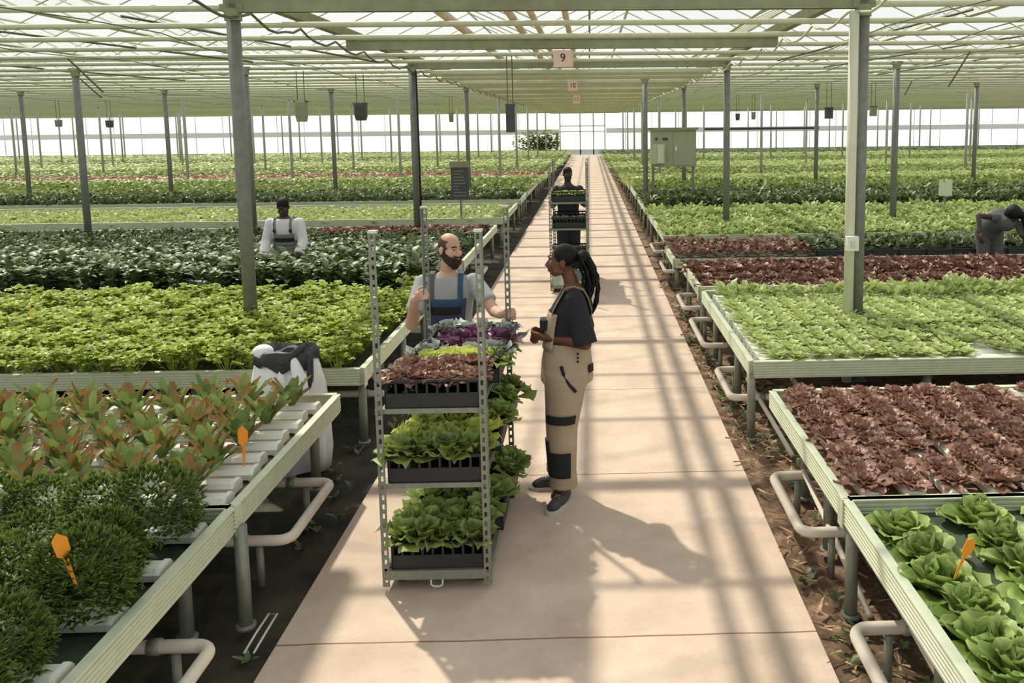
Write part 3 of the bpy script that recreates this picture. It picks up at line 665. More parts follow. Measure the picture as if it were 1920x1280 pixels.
# --- right light bench
random.seed(105); c=0; rest=[]
for r,y in enumerate(CH_RC):
    x=1.42
    while x<.52*y+1.3:
        xx=x+random.uniform(-.02,.02)
        if not (r<3 and random.random()<.18):
            if c<300: plant('light_lettuce',V['light'][random.randrange(6)],(xx,y+random.uniform(-.02,.02),.60),'light green loose-leaf lettuce on the white gutters of the right bench','lettuce','light green lettuces on the right bench',random.uniform(.85,1.1) if r<6 else random.uniform(1.0,1.25)); c+=1
            else: rest.append((xx,y))
        x+=.165
stuff('light_lettuces',rest,.60,LM['light'],'remaining light green lettuces at the back of the right bench','lettuces',TS,1.,1.3)
# --- dark red bench, right
random.seed(106); c=0
for i in range(9):
    y=9.5+.19*i; x=1.36
    while x<.52*y+1.5:
        plant('dark_red_lettuce',V['redD'][random.randrange(5)],(x+random.uniform(-.05,.05),y+random.uniform(-.05,.05),.56),'dark red lettuce crowded on the bench in front of the bending woman','lettuce','dark red lettuces on the right bench',random.uniform(1.0,1.3) if i<5 else random.uniform(1.4,1.7)); x+=.2
# --- tall dark plants, left
random.seed(107); rest=[]
for i in range(6):
    y=9.5+.19*i; x=-1.95
    while x>-.66*y-.8:
        plant('dark_leafy_plant',V['dark'][random.randrange(5)],(x+random.uniform(-.06,.06),y+random.uniform(-.05,.05),.56),'tall dark green leafy plant in front of the man in the white shirt','leafy plant','tall dark plants on the left',random.uniform(.85,1.1)); x-=.24
# second dark bed behind the man: nearest rows single, the rest together
c=0
for i in range(19):
    y=11.65+.22*i; x=-1.95-(.1 if i%2 else 0)
    while x>-.66*y-.8:
        q=(x+random.uniform(-.06,.06),y+random.uniform(-.06,.06))
        if c<150: plant('dark_leafy_plant',V['dark'][random.randrange(5)],(q[0],q[1],.47),'dark green leafy plant in the nearest rows behind the man in white','leafy plant','dark plants behind the man in white',random.uniform(.72,.95)); c+=1
        elif not (q[0]>-4.7 and q[1]>14.9): rest.append(q)
        x-=.26
stuff('dark_leafy_plants',rest,.48,LM['dark'],'dark green leafy bed stretching back behind the man in white','leafy plants',TT,.55,.75)
for i in range(4):
    x=-1.95
    while x>-4.75: plant('dark_red_lettuce',V['redD'][random.randrange(5)],(x+random.uniform(-.04,.04),14.95+.2*i,.56),'dark red lettuce in the strip behind the head of the bearded man','lettuce','dark red strip behind the bearded man',random.uniform(1.1,1.3)); x-=.21
# orange flecks are marker tags (further below)
# --- far beds
def bedpts(side,a,b,sp,x0=None,x1=None):
    s=-1 if side=='L' else 1; k=.66 if s<0 else .52; pts=[]; y=a+.12
    while y<b-.1:
        x=(1.36 if s>0 else 1.9) if x0 is None else x0
        while x<(k*y+1.2 if x1 is None else x1): pts.append((s*x+random.uniform(-.3,.3)*sp,y+random.uniform(-.3,.3)*sp)); x+=sp
        y+=sp
    return pts
random.seed(108)
FL=[(1,'light',.24,TS,.5,1.,1.3,'low light green'),(2,'dark',.24,TT,.56,.7,.95,'dark'),(3,'mid',.3,TB,.58,1.2,1.5,'mid green'),(4,'light',.42,TF,.58,1.1,1.4,'light green'),(5,'pinkbed',.42,TF,.56,1.1,1.4,'pinkish red'),(6,'mid',.46,TF,.58,1.2,1.6,'mid green'),(7,'light',.55,TF,.58,1.5,1.9,'light green'),(8,'mid',.6,TF,.58,1.7,2.1,'mid green'),(9,'light',.7,TF,.58,1.9,2.4,'light green')]
ZS=[1,.8,1,.75,.55,.5,.45,.35,.28,.22]
for (k,m,sp,T,z,a,b,l) in FL: stuff('bed_of_plants',bedpts('L',far_l[k][0],far_l[k][1],sp),(z if k<4 else .575-.03*(k-3)),LM[m],'%s plants of the %s far bed left of the walkway'%(l,nth(k)),'plants',T,a,b,None,ZS[k])
# right: first strip dark green with red plants near the walkway
y0,y1=far_r[0][:2]
stuff('bed_of_plants',bedpts('R',y0,y1,.22,1.36,3.3),.5,LM['redD'],'dark red plants at the walkway end of the bed by the bending woman','plants',TB,.8,1.0,None,.8)
stuff('bed_of_plants',bedpts('R',y0+.3,y1,.22,3.35),.44,LM['dark'],'dark green plants of the bed beside the bending woman','plants',TT,.75,.9)
tr=MB(); tr.bb((-.18,-.1,0),(.18,.1,.02)); tr.bb((-.18,-.1,0),(.18,-.085,.13)); tr.bb((-.18,.085,0),(.18,.1,.13)); tr.bb((-.18,-.1,0),(-.165,.1,.13)); tr.bb((.165,-.1,0),(.18,.1,.13)); trm=tr.mesh('seed_tray',M['black'])
for k in range(11):
    if 4.9<3.5+.4*k-.05<5.6: pass
    tag(link('seed_tray',trm,None,(3.5+.4*k,12.44,.435)),'black tray along the front of the bed by the bending woman, %s from the left'%nth(k),'tray','black trays on the bed edge')
pts=bedpts('R',far_r[1][0],far_r[1][1],.25); pts.sort(key=lambda q:q[1]); rest=pts[300:]
for q in pts[:300]: plant('green_bed_plant',V['far'][random.randrange(5)],(q[0],q[1],.52),'light green plant in the bed beyond the bending woman','leafy plant','light green plants beyond the bending woman',random.uniform(.9,1.15))
stuff('bed_of_plants',rest,.52,LM['light'],'remaining light green plants of the bed beyond the bending woman','plants',TB,1.2,1.5)
FR=[(2,'dark',.27,TT,.56,.95,1.2,'tall dark green'),(3,'mid',.3,TT,.56,1.,1.25,'tall mid green'),(4,'light',.4,TF,.58,1.1,1.4,'light green'),(5,'mid',.44,TF,.58,1.2,1.6,'mid green'),(6,'light',.5,TF,.58,1.4,1.8,'light green'),(7,'mid',.56,TF,.58,1.6,2.0,'mid green'),(8,'light',.64,TF,.58,1.8,2.3,'light green'),(9,'dark',.72,TF,.58,2.,2.5,'dark green')]
ZR=[1,1,1,.9,.65,.5,.42,.33,.26,.2]
for (k,m,sp,T,z,a,b,l) in FR: stuff('bed_of_plants',bedpts('R',far_r[k][0],far_r[k][1],sp),(.57 if k<4 else .575-.03*(k-3)),LM[m],'%s plants of the %s far bed right of the walkway'%(l,nth(k)),'plants',T,a,b,None,ZR[k])
# dry straw and leaf scraps on the soil strip right of the walkway
random.seed(77); mb=MB()
for k in range(900):
    x=XR+.03+random.random()**1.3*.8; y=random.uniform(2.2,14); a=random.uniform(0,6.28); L=random.uniform(.03,.12); w=random.uniform(.003,.012); z=.005+random.random()*.015
    dx,dy=math.cos(a)*L,math.sin(a)*L; mb.add([(x-dy*w/L,y+dx*w/L,z),(x+dy*w/L,y-dx*w/L,z),(x+dx+dy*w/L*.4,y+dy-dx*w/L*.4,z+random.uniform(0,.03)),(x+dx-dy*w/L*.4,y+dy+dx*w/L*.4,z+random.uniform(0,.03))],[(0,1,2,3)])
tag(obj('dry_straw',mb,mat('straw',srgb(170,140,108),.9,0,.35,30)),'dry straw and leaf scraps strewn on the soil right of the walkway','straw',None,'stuff')
mb=MB()
for k in range(160):
    cx_=XR+.05+random.random()*.5; cy_=random.uniform(2.3,13)
    for q in range(5): leaf(mb,(cx_,cy_,-.01),random.uniform(0,6.28),.3,1.2,random.uniform(.04,.09),.03,2,1,'oval')
tag(obj('small_weeds',mb,LM['dark'],smooth=True),'small green weeds sprouting from the soil right of the walkway','weeds',None,'stuff')
mb=MB()
for k in range(35):
    cx_=XL-.04-random.random()*.4; cy_=random.uniform(2.3,9)
    for q in range(5): leaf(mb,(cx_,cy_,-.03),random.uniform(0,6.28),.3,1.2,random.uniform(.04,.1),.03,2,1,'oval')
tag(obj('small_weeds',mb,LM['dark'],smooth=True),'small green weeds along the left edge of the walkway','weeds',None,'stuff')
mb=MB(); mb.tube([(-1.63,3.78,.0),(-1.615,3.9,.03),(-1.60,4.02,.05),(-1.56,4.02,.05),(-1.57,3.9,.03),(-1.585,3.78,.0)],.006,6); tag(obj('wire_hoop',mb,M['cable'],smooth=True),'thin pale wire hoop lying on the ground by the left edge of the walkway','wire')
# shrub beside the far door
random.seed(9); mb=MB()
for k in range(900):
    x=random.gauss(-3.9,.9); z=abs(random.gauss(.9,.55)); leaf(mb,(max(-6.2,min(-2.6,x)),70.8+random.uniform(-.3,.3),min(2.0,z)),random.uniform(0,6.28),.6,1.4,.35,.25,2,1,'oval')
tag(obj('shrub',mb,LM['light'],smooth=True),'pale green shrub beside the far door at the end of the walkway','shrub')
# plant marker tags
def marker(x,y,z,h,rz,lean,label,m='orange'):
    t=thing('plant_tag',label,'tag',(x,y,z),rz); b=MB(); Mx=Matrix.Rotation(lean,3,'Y')
    b.add([Mx@Vector(p) for p in [(-.004,-.001,0),(.004,-.001,0),(.009,-.001,h*.6),(-.009,-.001,h*.6),(-.004,.001,0),(.004,.001,0),(.009,.001,h*.6),(-.009,.001,h*.6)]],[(0,1,2,3),(5,4,7,6),(1,5,6,2),(4,0,3,7)])
    obj('stake',b,M[m],t); b=MB(); w=.024
    P=[(-w,h*.62),(-w*.2,h*.55),(w,h*.64),(w*1.1,h*.86),(0,h),(-w,h*.9)]
    b.add([Mx@Vector((a,-.0012,c)) for a,c in P]+[Mx@Vector((a,.0012,c)) for a,c in P],[(0,1,2,3,4,5),(11,10,9,8,7,6)]+[(i,i+6,(i+1)%6+6,(i+1)%6) for i in range(6)]); obj('label',b,M[m],t)
marker(-1.86,4.47,.60,.25,.5,.0,'orange plant tag standing among the brown-tipped lettuces')
marker(-1.90,3.04,.75,.23,.9,-.22,'orange plant tag leaning in the dark herb bushes')
marker(1.40,3.15,.63,.18,.3,.5,'orange plant tag leaning over the large green lettuce heads')
marker(-4.95,7.6,.62,.25,0,.1,'yellow plant tag in the bright green left bench',(M.update(yellowtag=mat('yellow_tag',srgb(232,205,70),.5,0,.05)) or 'yellowtag'))
# ============================================================ trolleys, crates, bag
def slotted(mb,x,y,z0,z1,fx,fy):
    w=.034
    for (dx,dy) in ((fx,0),(0,fy)):
        a=(x,y); b=(x+dx*w,y+dy*w); t=.003
        def strip(u0,u1,za,zb):
            p=(a[0]+(b[0]-a[0])*u0,a[1]+(b[1]-a[1])*u0); q=(a[0]+(b[0]-a[0])*u1,a[1]+(b[1]-a[1])*u1)
            mb.bb((min(p[0],q[0])-(t if dx==0 else 0),min(p[1],q[1])-(t if dy==0 else 0),za),(max(p[0],q[0])+(t if dx==0 else 0),max(p[1],q[1])+(t if dy==0 else 0),zb))
        strip(0,.3,z0,z1); strip(.72,1,z0,z1); z=z0
        while z<z1: strip(.3,.72,z,min(z+.022,z1)); z+=.05
def trolley(label,loc,rz,levels,W=.56,D=1.33,H=1.9):
    t=thing('plant_trolley',label,'trolley',loc,rz)
    b=MB(); b.bb((-W/2,-D/2,.065),(W/2,-D/2+.03,.115)); b.bb((-W/2,D/2-.03,.065),(W/2,D/2,.115)); b.bb((-W/2,-D/2,.065),(-W/2+.03,D/2,.115)); b.bb((W/2-.03,-D/2,.065),(W/2,D/2,.115)); b.bb((-W/2+.01,-D/2+.01,.095),(W/2-.01,D/2-.01,.108))
    obj('base',b,M['steel'],t)
    for sx in (-1,1):
        for sy in (-1,1):
            u=MB(); slotted(u,sx*W/2,sy*D/2,.03,H,-sx,-sy); o=obj('upright',u,M['steel'],t)
            c=MB(); c.bb((sx*W/2-sx*.04 if sx>0 else -W/2-.004,sy*D/2-(.04 if sy>0 else .004),H-.012),(sx*W/2+.004 if sx>0 else -W/2+.04,sy*D/2+(.004 if sy>0 else .04),H)); obj('end_cap',c,M['rail'],o)
            x,y=sx*(W/2-.07),sy*(D/2-.12); c=MB(); c.tube([(x-.018,y,.045),(x+.018,y,.045)],.045,14); wv=obj('wheel',c,M['rubber'],t); c=MB(); c.bb((x-.024,y-.02,.04),(x-.02,y+.02,.066)); c.bb((x+.02,y-.02,.04),(x+.024,y+.02,.066)); obj('fork',c,M['steel'],wv)
    for z in levels:
        s=MB(); s.bb((-W/2+.02,-D/2+.012,z-.004),(W/2-.02,D/2-.012,z+.006)); s.bb((-W/2+.02,-D/2+.01,z-.016),(W/2-.02,-D/2+.018,z+.01)); s.bb((-W/2+.02,D/2-.018,z-.016),(W/2-.02,D/2-.01,z+.01))
        o=obj('shelf',s,M['steel'],t)
        for sx in (-1,1):
            for sy in (-1,1): h=MB(); h.bb((sx*(W/2-.006)-.014,sy*(D/2-.02)-.012,z-.02),(sx*(W/2-.006)+.014,sy*(D/2-.02)+.012,z+.012)); obj('hook',h,M['steel'],o)
    h=MB(); h.tube([(-.03,-D/2-.006,.068),(-.03,-D/2-.012,.045),(-.015,-D/2-.014,.035),(.015,-D/2-.014,.035),(.03,-D/2-.012,.045),(.03,-D/2-.006,.068)],.005,6); obj('tow_hook',h,M['rail'],t)
    return t
TX,TY=-.82,4.945
trolley('steel lettuce trolley with three loaded levels, between the bearded man and the camera',(TX,TY,0),-.007,(.575,.972))
def crate_mesh(W,D,H):
    m=MB(); t=.008
    m.bb((-W/2,-D/2,0),(W/2,D/2,.008))
    for (a,b) in (((-W/2,-D/2),(W/2,-D/2+t)),((-W/2,D/2-t),(W/2,D/2)),((-W/2,-D/2),(-W/2+t,D/2)),((W/2-t,-D/2),(W/2,D/2))):
        m.bb((a[0],a[1],0),(b[0],b[1],H*.52)); m.bb((a[0],a[1],H*.86),(b[0],b[1],H))
        L=max(b[0]-a[0],b[1]-a[1]); n=int(L/.05)
        for k in range(n+1):
            if b[0]-a[0]>b[1]-a[1]: x=a[0]+k*(L-.012)/n; m.bb((x,a[1],H*.5),(x+.012,b[1],H*.88))
            else: y=a[1]+k*(L-.012)/n; m.bb((a[0],y,H*.5),(b[0],y+.012,H*.88))
    r=MB()
    r.bb((-W/2-.012,-D/2-.012,H-.012),(W/2+.012,-D/2+t,H)); r.bb((-W/2-.012,D/2-t,H-.012),(W/2+.012,D/2+.012,H)); r.bb((-W/2-.012,-D/2,H-.012),(-W/2+t,D/2,H)); r.bb((W/2-t,-D/2,H-.012),(W/2+.012,D/2,H))
    return m.mesh('crate_body',M['black']),r.mesh('crate_rim',M['black'])
CB,CR_=crate_mesh(.485,.40,.155)
def crate(x,y,z,label,rz=0,group='black crates on the trolley'):
    t=thing('plastic_crate',label,'crate',(x,y,z),rz,group); link('body',CB,t); link('rim',CR_,t); return t
def heads(x,y,z,rows,label,sc=.9,group=None,dx=.145,dy=.13):
    """rows from the front; each row is (kind, count)"""
    n=len(rows)
    for r,(kind,c) in enumerate(rows):
        for k in range(c):
            lab=label%(COLN[kind],nth(k),nth(r))
            plant('lettuce_head',V[kind][random.randrange(len(V[kind]))],(x+(k-(c-1)/2)*dx*3.2/max(c,3)+random.uniform(-.01,.01),y+(r-(n-1)/2)*dy+random.uniform(-.01,.01),z+random.uniform(-.01,.015)),lab,'lettuce',group or 'lettuces on the trolley',sc*SCK.get(kind,1)*random.uniform(.92,1.1))
COLN=dict(red='red',yellow='yellow-green',romaine='green',purple='purple',blue='grey-green',mid='mid green',light='light green',redD='dark red')
SCK=dict(romaine=.72,red=.95,yellow=1.05,purple=.95,blue=1.0,mid=1.25,light=1.0,redD=.9)
random.seed(300)
fr=lambda s:(lambda:rosette(19,.09,.14,.10,.1,1.1,.5,4,2,'fan',.2,.2,.0,.9,r0=.02))
for nm in ('yellow','purple','blue','mid'): V[nm]=variants(fr(0),3,abs(hash(nm))%1 + {'yellow':310,'purple':320,'blue':330,'mid':340}[nm],LM[nm],'lettuce_leaves')
LV=[(.110,'bottom'),(.582,'middle'),(.979,'top')]
CY=[4.50,4.925,5.35]; PN=['front','centre','back']
fill={('top',0):[('red',5),('red',5),('red',4)],('top',1):[('yellow',4),('blue',4),('purple',4)],('top',2):[('purple',4),('purple',3),('blue',4)],
 ('middle',0):[('mid',4),('yellow',4),('yellow',4)],('middle',1):[('yellow',3),('mid',4),('red',4)],('middle',2):[('mid',4),('romaine',4)],
 ('bottom',0):[('mid',4),('romaine',4),('mid',4)],('bottom',1):[('mid',4),('mid',4)],('bottom',2):[('romaine',4),('mid',4)]}
for z,ln in LV:
    for i,y in enumerate(CY):
        sh=.0 if i==0 else .05+.02*(i-1)
        if ln!='bottom' and i==0: sh=0
        x=TX+sh+(.005*i)
        crate(x,y,z,'black ventilated crate at the %s of the %s level of the big trolley'%(PN[i],ln))
        heads(x,y,z+(.115 if ln!='top' else .085 if i else .115),fill[(ln,i)],'%%s lettuce, %%s from the left in the %%s row of the %s %s crate'%(PN[i],ln))
# greens leaning out over the right edge of the centre and back crates
for k,(x,y,z,kind) in enumerate(((-.565,4.85,1.06,'romaine'),(-.555,5.05,1.06,'light'),(-.55,5.26,1.03,'romaine'),(-.54,5.45,1.03,'light'),(-.555,4.9,.72,'mid'),(-.54,5.12,.74,'romaine'),(-.53,5.4,.74,'mid'),(-.55,5.2,.26,'mid'))):
    if kind=='dark': me=V['dark'][0]
    else: me=V[kind][k%3]
    psc=.55 if kind=='romaine' else .9
    o=plant('trailing_lettuce',me,(x,y,z),'leafy lettuce leaning over the right edge of the big trolley, %s from the top front'%nth(k),'lettuce','lettuces on the trolley',psc); o.rotation_euler=(0,.45,random.uniform(0,.5))
# far trolley
trolley('steel trolley with two dark crates pushed by the far man in navy',(-.31,13.0,0),.0,(.5,.93,1.31))
crate(-.31,12.6,1.317,'black crate with pale green plants on the upper shelf of the far trolley',0,'crates on the far trolley'); crate(-.31,12.6,.937,'black crate with dark plants on the lower shelf of the far trolley',0,'crates on the far trolley')
crate(-.31,13.2,.937,'black crate at the back of the lower shelf of the far trolley',0,'crates on the far trolley'); crate(-.31,12.6,.507,'black crate on the lowest shelf of the far trolley',0,'crates on the far trolley')
for k in range(4): plant('lettuce_head',V['yellow'][k%3],(-.48+.115*k,12.6,1.40),'yellow-green lettuce in the upper crate of the far trolley, %s from the left'%nth(k),'lettuce','lettuces on the far trolley',.72)
for k in range(4): plant('lettuce_head',V['blue'][k%3],(-.48+.115*k,12.6,1.03),'dark green lettuce in the lower crate of the far trolley, %s from the left'%nth(k),'lettuce','lettuces on the far trolley',.75)
for k in range(4): plant('lettuce_head',V['mid'][k%3],(-.48+.115*k,12.6,.59),'green lettuce in the lowest crate of the far trolley, %s from the left'%nth(k),'lettuce','lettuces on the far trolley',.7)

# white bag on the bench edge by the thick left post
def remesh(name,mb,mats,vox,parent=None,it=4,loc=(0,0,0),fac=.5):
    me=mb.mesh(name+'_src',mats); o=bpy.data.objects.new('tmp',me); COL.objects.link(o)
    r=o.modifiers.new('r','REMESH'); r.mode='VOXEL'; r.voxel_size=vox; r.use_smooth_shade=True
    if it: s=o.modifiers.new('s','SMOOTH'); s.factor=fac; s.iterations=it
    dg=bpy.context.evaluated_depsgraph_get(); ne=bpy.data.meshes.new_from_object(o.evaluated_get(dg)); ne.name=name
    bpy.data.objects.remove(o); bpy.data.meshes.remove(me)
    if not ne.materials: ne.materials.append(mats)
    ne.polygons.foreach_set('use_smooth',[True]*len(ne.polygons))
    return link(name,ne,parent,loc)
random.seed(12)
t=thing('fabric_bag','large white woven bag with a black folded lining, standing behind the brown-tipped lettuces','bag',(-2.16,6.02,0))
b=MB(); n=36; secs=[(0,.34,.20),(.15,.36,.22),(.4,.34,.21),(.62,.31,.2),(.76,.27,.17),(.84,.24,.15)]
vs=[];fs=[]
for i,(z,rx,ry) in enumerate(secs):
    for j in range(n):
        a=2*PI*j/n; w=1+.07*math.sin(a*7+z*3)*(.3+z)+.04*math.sin(a*13+1)
        vs.append((.78*rx*math.cos(a)*w,ry*math.sin(a)*w*.9,z+.015*math.sin(a*5)))
for i in range(len(secs)-1):
    for j in range(n): fs.append((i*n+j,i*n+(j+1)%n,(i+1)*n+(j+1)%n,(i+1)*n+j))
fs.append(tuple(range(n-1,-1,-1))); b.add(vs,fs); o=obj('sack',b,M['bag'],t,smooth=True)
b=MB(); n=48; vs=[]
for j in range(n):
    a=2*PI*j/n; f=max(0,math.cos(a+PI/2-.15))**3; w=1+.05*math.sin(a*9+1); dip=.06*f+.02*math.sin(a*7)
    for (rr,z) in ((.80,.80),(1.0,.872),(1.10,.86),(1.14,.80-dip),(1.09,.79-dip),(1.04,.845),(.96,.855),(.78,.78)): vs.append((.78*.25*rr*math.cos(a)*w,.16*rr*math.sin(a)*w,z+.012*math.sin(a*3)))
fs=[(j*8+q,((j+1)%n)*8+q,((j+1)%n)*8+(q+1)%8,j*8+(q+1)%8) for j in range(n) for q in range(8)]
b.add(vs,fs); b.add([(.78*.2*math.cos(2*PI*j/n),.128*math.sin(2*PI*j/n),.79) for j in range(n)],[tuple(range(n))]); BL=mat('bag_lining',srgb(48,48,51),.5,0,.2)
obj('lining',b,BL,t,smooth=True)
b=MB(); b.tube([(.13,-.06,.87),(.19,-.10,.80),(.20,-.13,.68),(.19,-.145,.60)],[.016,.028,.024,.01],8); b.tube([(-.05,-.14,.83),(.03,-.165,.80),(.11,-.13,.87),(.16,-.02,.91)],[.02,.03,.03,.015],8); remesh('lining_flap',b,BL,.012,t,2)
b=MB(); b.ell((-.13,-.09,.87),(.075,.06,.05)); b.tube([(.08,-.13,.84),(.14,-.17,.7),(.17,-.19,.45),(.2,-.2,.3)],[.03,.05,.05,.03],8); b.tube([(.0,-.15,.8),(.03,-.18,.6),(.05,-.19,.4)],[.02,.035,.03],8); remesh('fold',b,M['bag'],.012,t,3)
# ============================================================ people
def skinmat(name,c,c2):
    m=mat(name,c,.5,0,.05,7,col2=c2,spec=.35)
    b=m.node_tree.nodes['Principled BSDF']; b.inputs['Subsurface Weight'].default_value=.08; b.inputs['Subsurface Radius'].default_value=(.02,.008,.004); return m
SK_L=skinmat('skin_light',srgb(198,156,130),srgb(212,174,150)); SK_D=skinmat('skin_brown',srgb(92,58,40),srgb(112,74,52)); SK_V=skinmat('skin_dark',srgb(58,44,38),srgb(70,54,46))
HAIR=mat('hair_black',srgb(15,14,14),.6,0,.3,60,bump=.4,spec=.25); BEARD=mat('beard_dark_brown',srgb(52,34,24),.7,0,.4,80,bump=.5); STUB=mat('cropped_hair',srgb(92,66,50),.8,0,.15,90)
EYEW=mat('eye_white',srgb(196,190,182),.3,0,0); EYED=mat('iris_dark',srgb(40,28,20),.2,0,0)
F_GT=mat('grey_tee',srgb(160,162,162),.85,0,.08,9); F_NV=mat('navy_overall',srgb(66,72,112),.8,0,.12,7); F_NB=mat('blue_panel',srgb(52,82,106),.8,0,.08); F_BK=mat('black_cloth',srgb(34,35,37),.85,0,.2,8)
F_KH=mat('khaki_cloth',srgb(170,148,124),.85,0,.08,6,col2=srgb(176,158,132)); F_KD=mat('khaki_seam',srgb(140,128,98),.85); F_WH=mat('white_cloth',srgb(214,214,212),.85,0,.05,6); F_GR=mat('grey_overall',srgb(118,120,116),.85,0,.1); F_DN=mat('dark_navy',srgb(36,38,44),.85,0,.15); F_DG=mat('charcoal_cloth',srgb(88,90,92),.85,0,.12)
SHOE=mat('shoe_dark',srgb(58,60,58),.6,0,.2); SOLE=mat('shoe_sole',srgb(190,188,176),.6)
def cap(mb,a,b,r0,r1,n=14,sq=1.0):
    a,b=Vector(a),Vector(b); d=b-a; L=d.length
    if L<1e-6: return
    t=d/L; pts=[];rs=[]
    for k in range(5,0,-1): an=k/5*PI/2*.98; pts.append(a-t*(r0*math.sin(an))); rs.append(r0*math.cos(an))
    for k in range(5): pts.append(a+d*(k/4)); rs.append(r0+(r1-r0)*k/4)
    for k in range(1,6): an=k/5*PI/2*.98; pts.append(b+t*(r1*math.sin(an))); rs.append(r1*math.cos(an))
    mb.tube(pts,rs,n)
def frus(mb,a,b,r0,r1,n=18,k=6): 
    a,b=Vector(a),Vector(b); mb.tube([a+(b-a)*i/k for i in range(k+1)],[r0+(r1-r0)*i/k for i in range(k+1)],n)
def head_geo(mb,c,Mh,s=1.,fem=False):
    c=Vector(c); E=lambda p,r:mb.ell(c+Mh@(Vector(p)*s),[q*s for q in r],Mh,18,12)
    E((0,.012,.045),(.073,.092,.080)); E((0,-.028,-.012),(.061,.066,.080)); E((0,-.048,-.072),(.042 if not fem else .036,.040,.034)); E((0,-.078,.028),(.048,.022,.013))
    for sx in (-1,1):
        E((sx*.036,-.062,-.022),(.026,.028,.028)); E((sx*.076,.012,-.005),(.010,.022,.032)); E((sx*.012,-.102,-.030),(.010,.011,.009)); E((sx*.05,-.02,-.06),(.02,.04,.03))
    cap(mb,c+Mh@(Vector((0,-.088,.016))*s),c+Mh@(Vector((0,-.114,-.026))*s),.009*s,.012*s)
    lw=.024 if not fem else .025; E((0,-.092,-.052),(lw,.013,.0075)); E((0,-.090,-.064),(lw*.85,.013,.008))
def face_bits(parent,c,Mh,s=1.):
    c=Vector(c)
    for sx in (-1,1):
        e=MB(); e.ell(c+Mh@(Vector((sx*.030,-.0725,.008))*s),[.0122*s]*3,None,12,8); o=obj('eye',e,EYEW,parent,smooth=True)
        e=MB(); e.ell(c+Mh@(Vector((sx*.030,-.0800,.008))*s),[.0068*s]*3,None,10,8); obj('iris',e,EYED,o,smooth=True)
        e=MB(); e.tube([c+Mh@(Vector((sx*x,y,z))*s) for x,y,z in ((.014,-.099,.036),(.032,-.095,.040),(.05,-.080,.034))],.0045*s,6); obj('eyebrow',e,HAIR,parent,smooth=True)
def hand_geo(mb,wr,d,n,curl,side,s=1.,spread=.08):
    wr=Vector(wr); d=Vector(d).normalized(); n=Vector(n); n=(n-d*n.dot(d)).normalized(); lat=d.cross(n)
    Mm=Matrix((lat,d,n)).transposed()
    mb.ell(wr+d*.046*s,(.038*s,.052*s,.017*s),Mm,14,9); mb.ell(wr+d*.078*s,(.039*s,.022*s,.014*s),Mm,12,8)
    for i in range(4):
        off=(-.0285+.019*i)*s; base=wr+d*.086*s+lat*off; Lf=[.92,1.,.95,.76][i] if side>0 else [.76,.95,1.,.92][i]
        p=base; ang=0; dd0=(d+lat*((i-1.5)*spread)).normalized()
        for j,(L,r) in enumerate(((.042,.0092),(.027,.0084),(.022,.0076))):
            ang+=curl[j]; dr=(dd0*math.cos(ang)+n*math.sin(ang)); q=p+dr*(L*Lf*s); cap(mb,p,q,r*s,(r-.0006)*s,10); p=q
    # side=+1: index finger is at -lat; thumb on that side
    ts=-1 if side>0 else 1
    b=wr+d*.022*s+lat*(ts*.030*s)+n*.004; t1=(d*.62+lat*ts*.62+n*.45).normalized(); p=b+t1*.042*s; cap(mb,b,p,.0135*s,.0105*s,10)
    t2=(d*.75+lat*ts*(.05 if curl[0]>.4 else .35)+n*(.7 if curl[0]>.4 else .3)).normalized(); q=p+t2*.032*s; cap(mb,p,q,.0105*s,.0085*s,10)
def interp(secs,z):
    for a,b in zip(secs,secs[1:]):
        if a[2]<=z<=b[2]:
            t=(z-a[2])/(b[2]-a[2]); return [a[i]+(b[i]-a[i])*t for i in range(5)]
    return list(secs[0] if z<secs[0][2] else secs[-1])
def dense(secs,n,off=0,z0=None,z1=None):
    z0=secs[0][2] if z0 is None else z0; z1=secs[-1][2] if z1 is None else z1
    out=[]
    for i in range(n+1):
        z=z0+(z1-z0)*i/n; s=interp(secs,z); out.append((s[0],s[1],z,s[3]+off,s[4]+off))
    return out
def patch(secs,z0,z1,a0,a1,off,th=.006,nz=8,na=12,zoff=0):
    """curved panel following the torso or leg sections"""
    mb=MB(); vs=[];fs=[]
    for layer in (0,1):
        for i in range(nz+1):
            z=z0+(z1-z0)*i/nz; s=interp(secs,z)
            for j in range(na+1):
                a=a0+(a1-a0)*j/na; o=off+(th if layer else 0); vs.append((s[0]+(s[3]+o)*math.cos(a),s[1]+(s[4]+o)*math.sin(a),z))
    k=na+1; m=(nz+1)*k
    for i in range(nz):
        for j in range(na):
            a=i*k+j; fs.append((a,a+k,a+k+1,a+1)); fs.append((m+a,m+a+1,m+a+k+1,m+a+k))
    for j in range(na):
        fs.append((j,j+1,m+j+1,m+j)); a=nz*k+j; fs.append((a+1,a,m+a,m+a+1))
    for i in range(nz):
        a=i*k; fs.append((a+k,a,m+a,m+a+k)); a=i*k+na; fs.append((a,a+k,m+a+k,m+a))
    return mb.add(vs,fs)
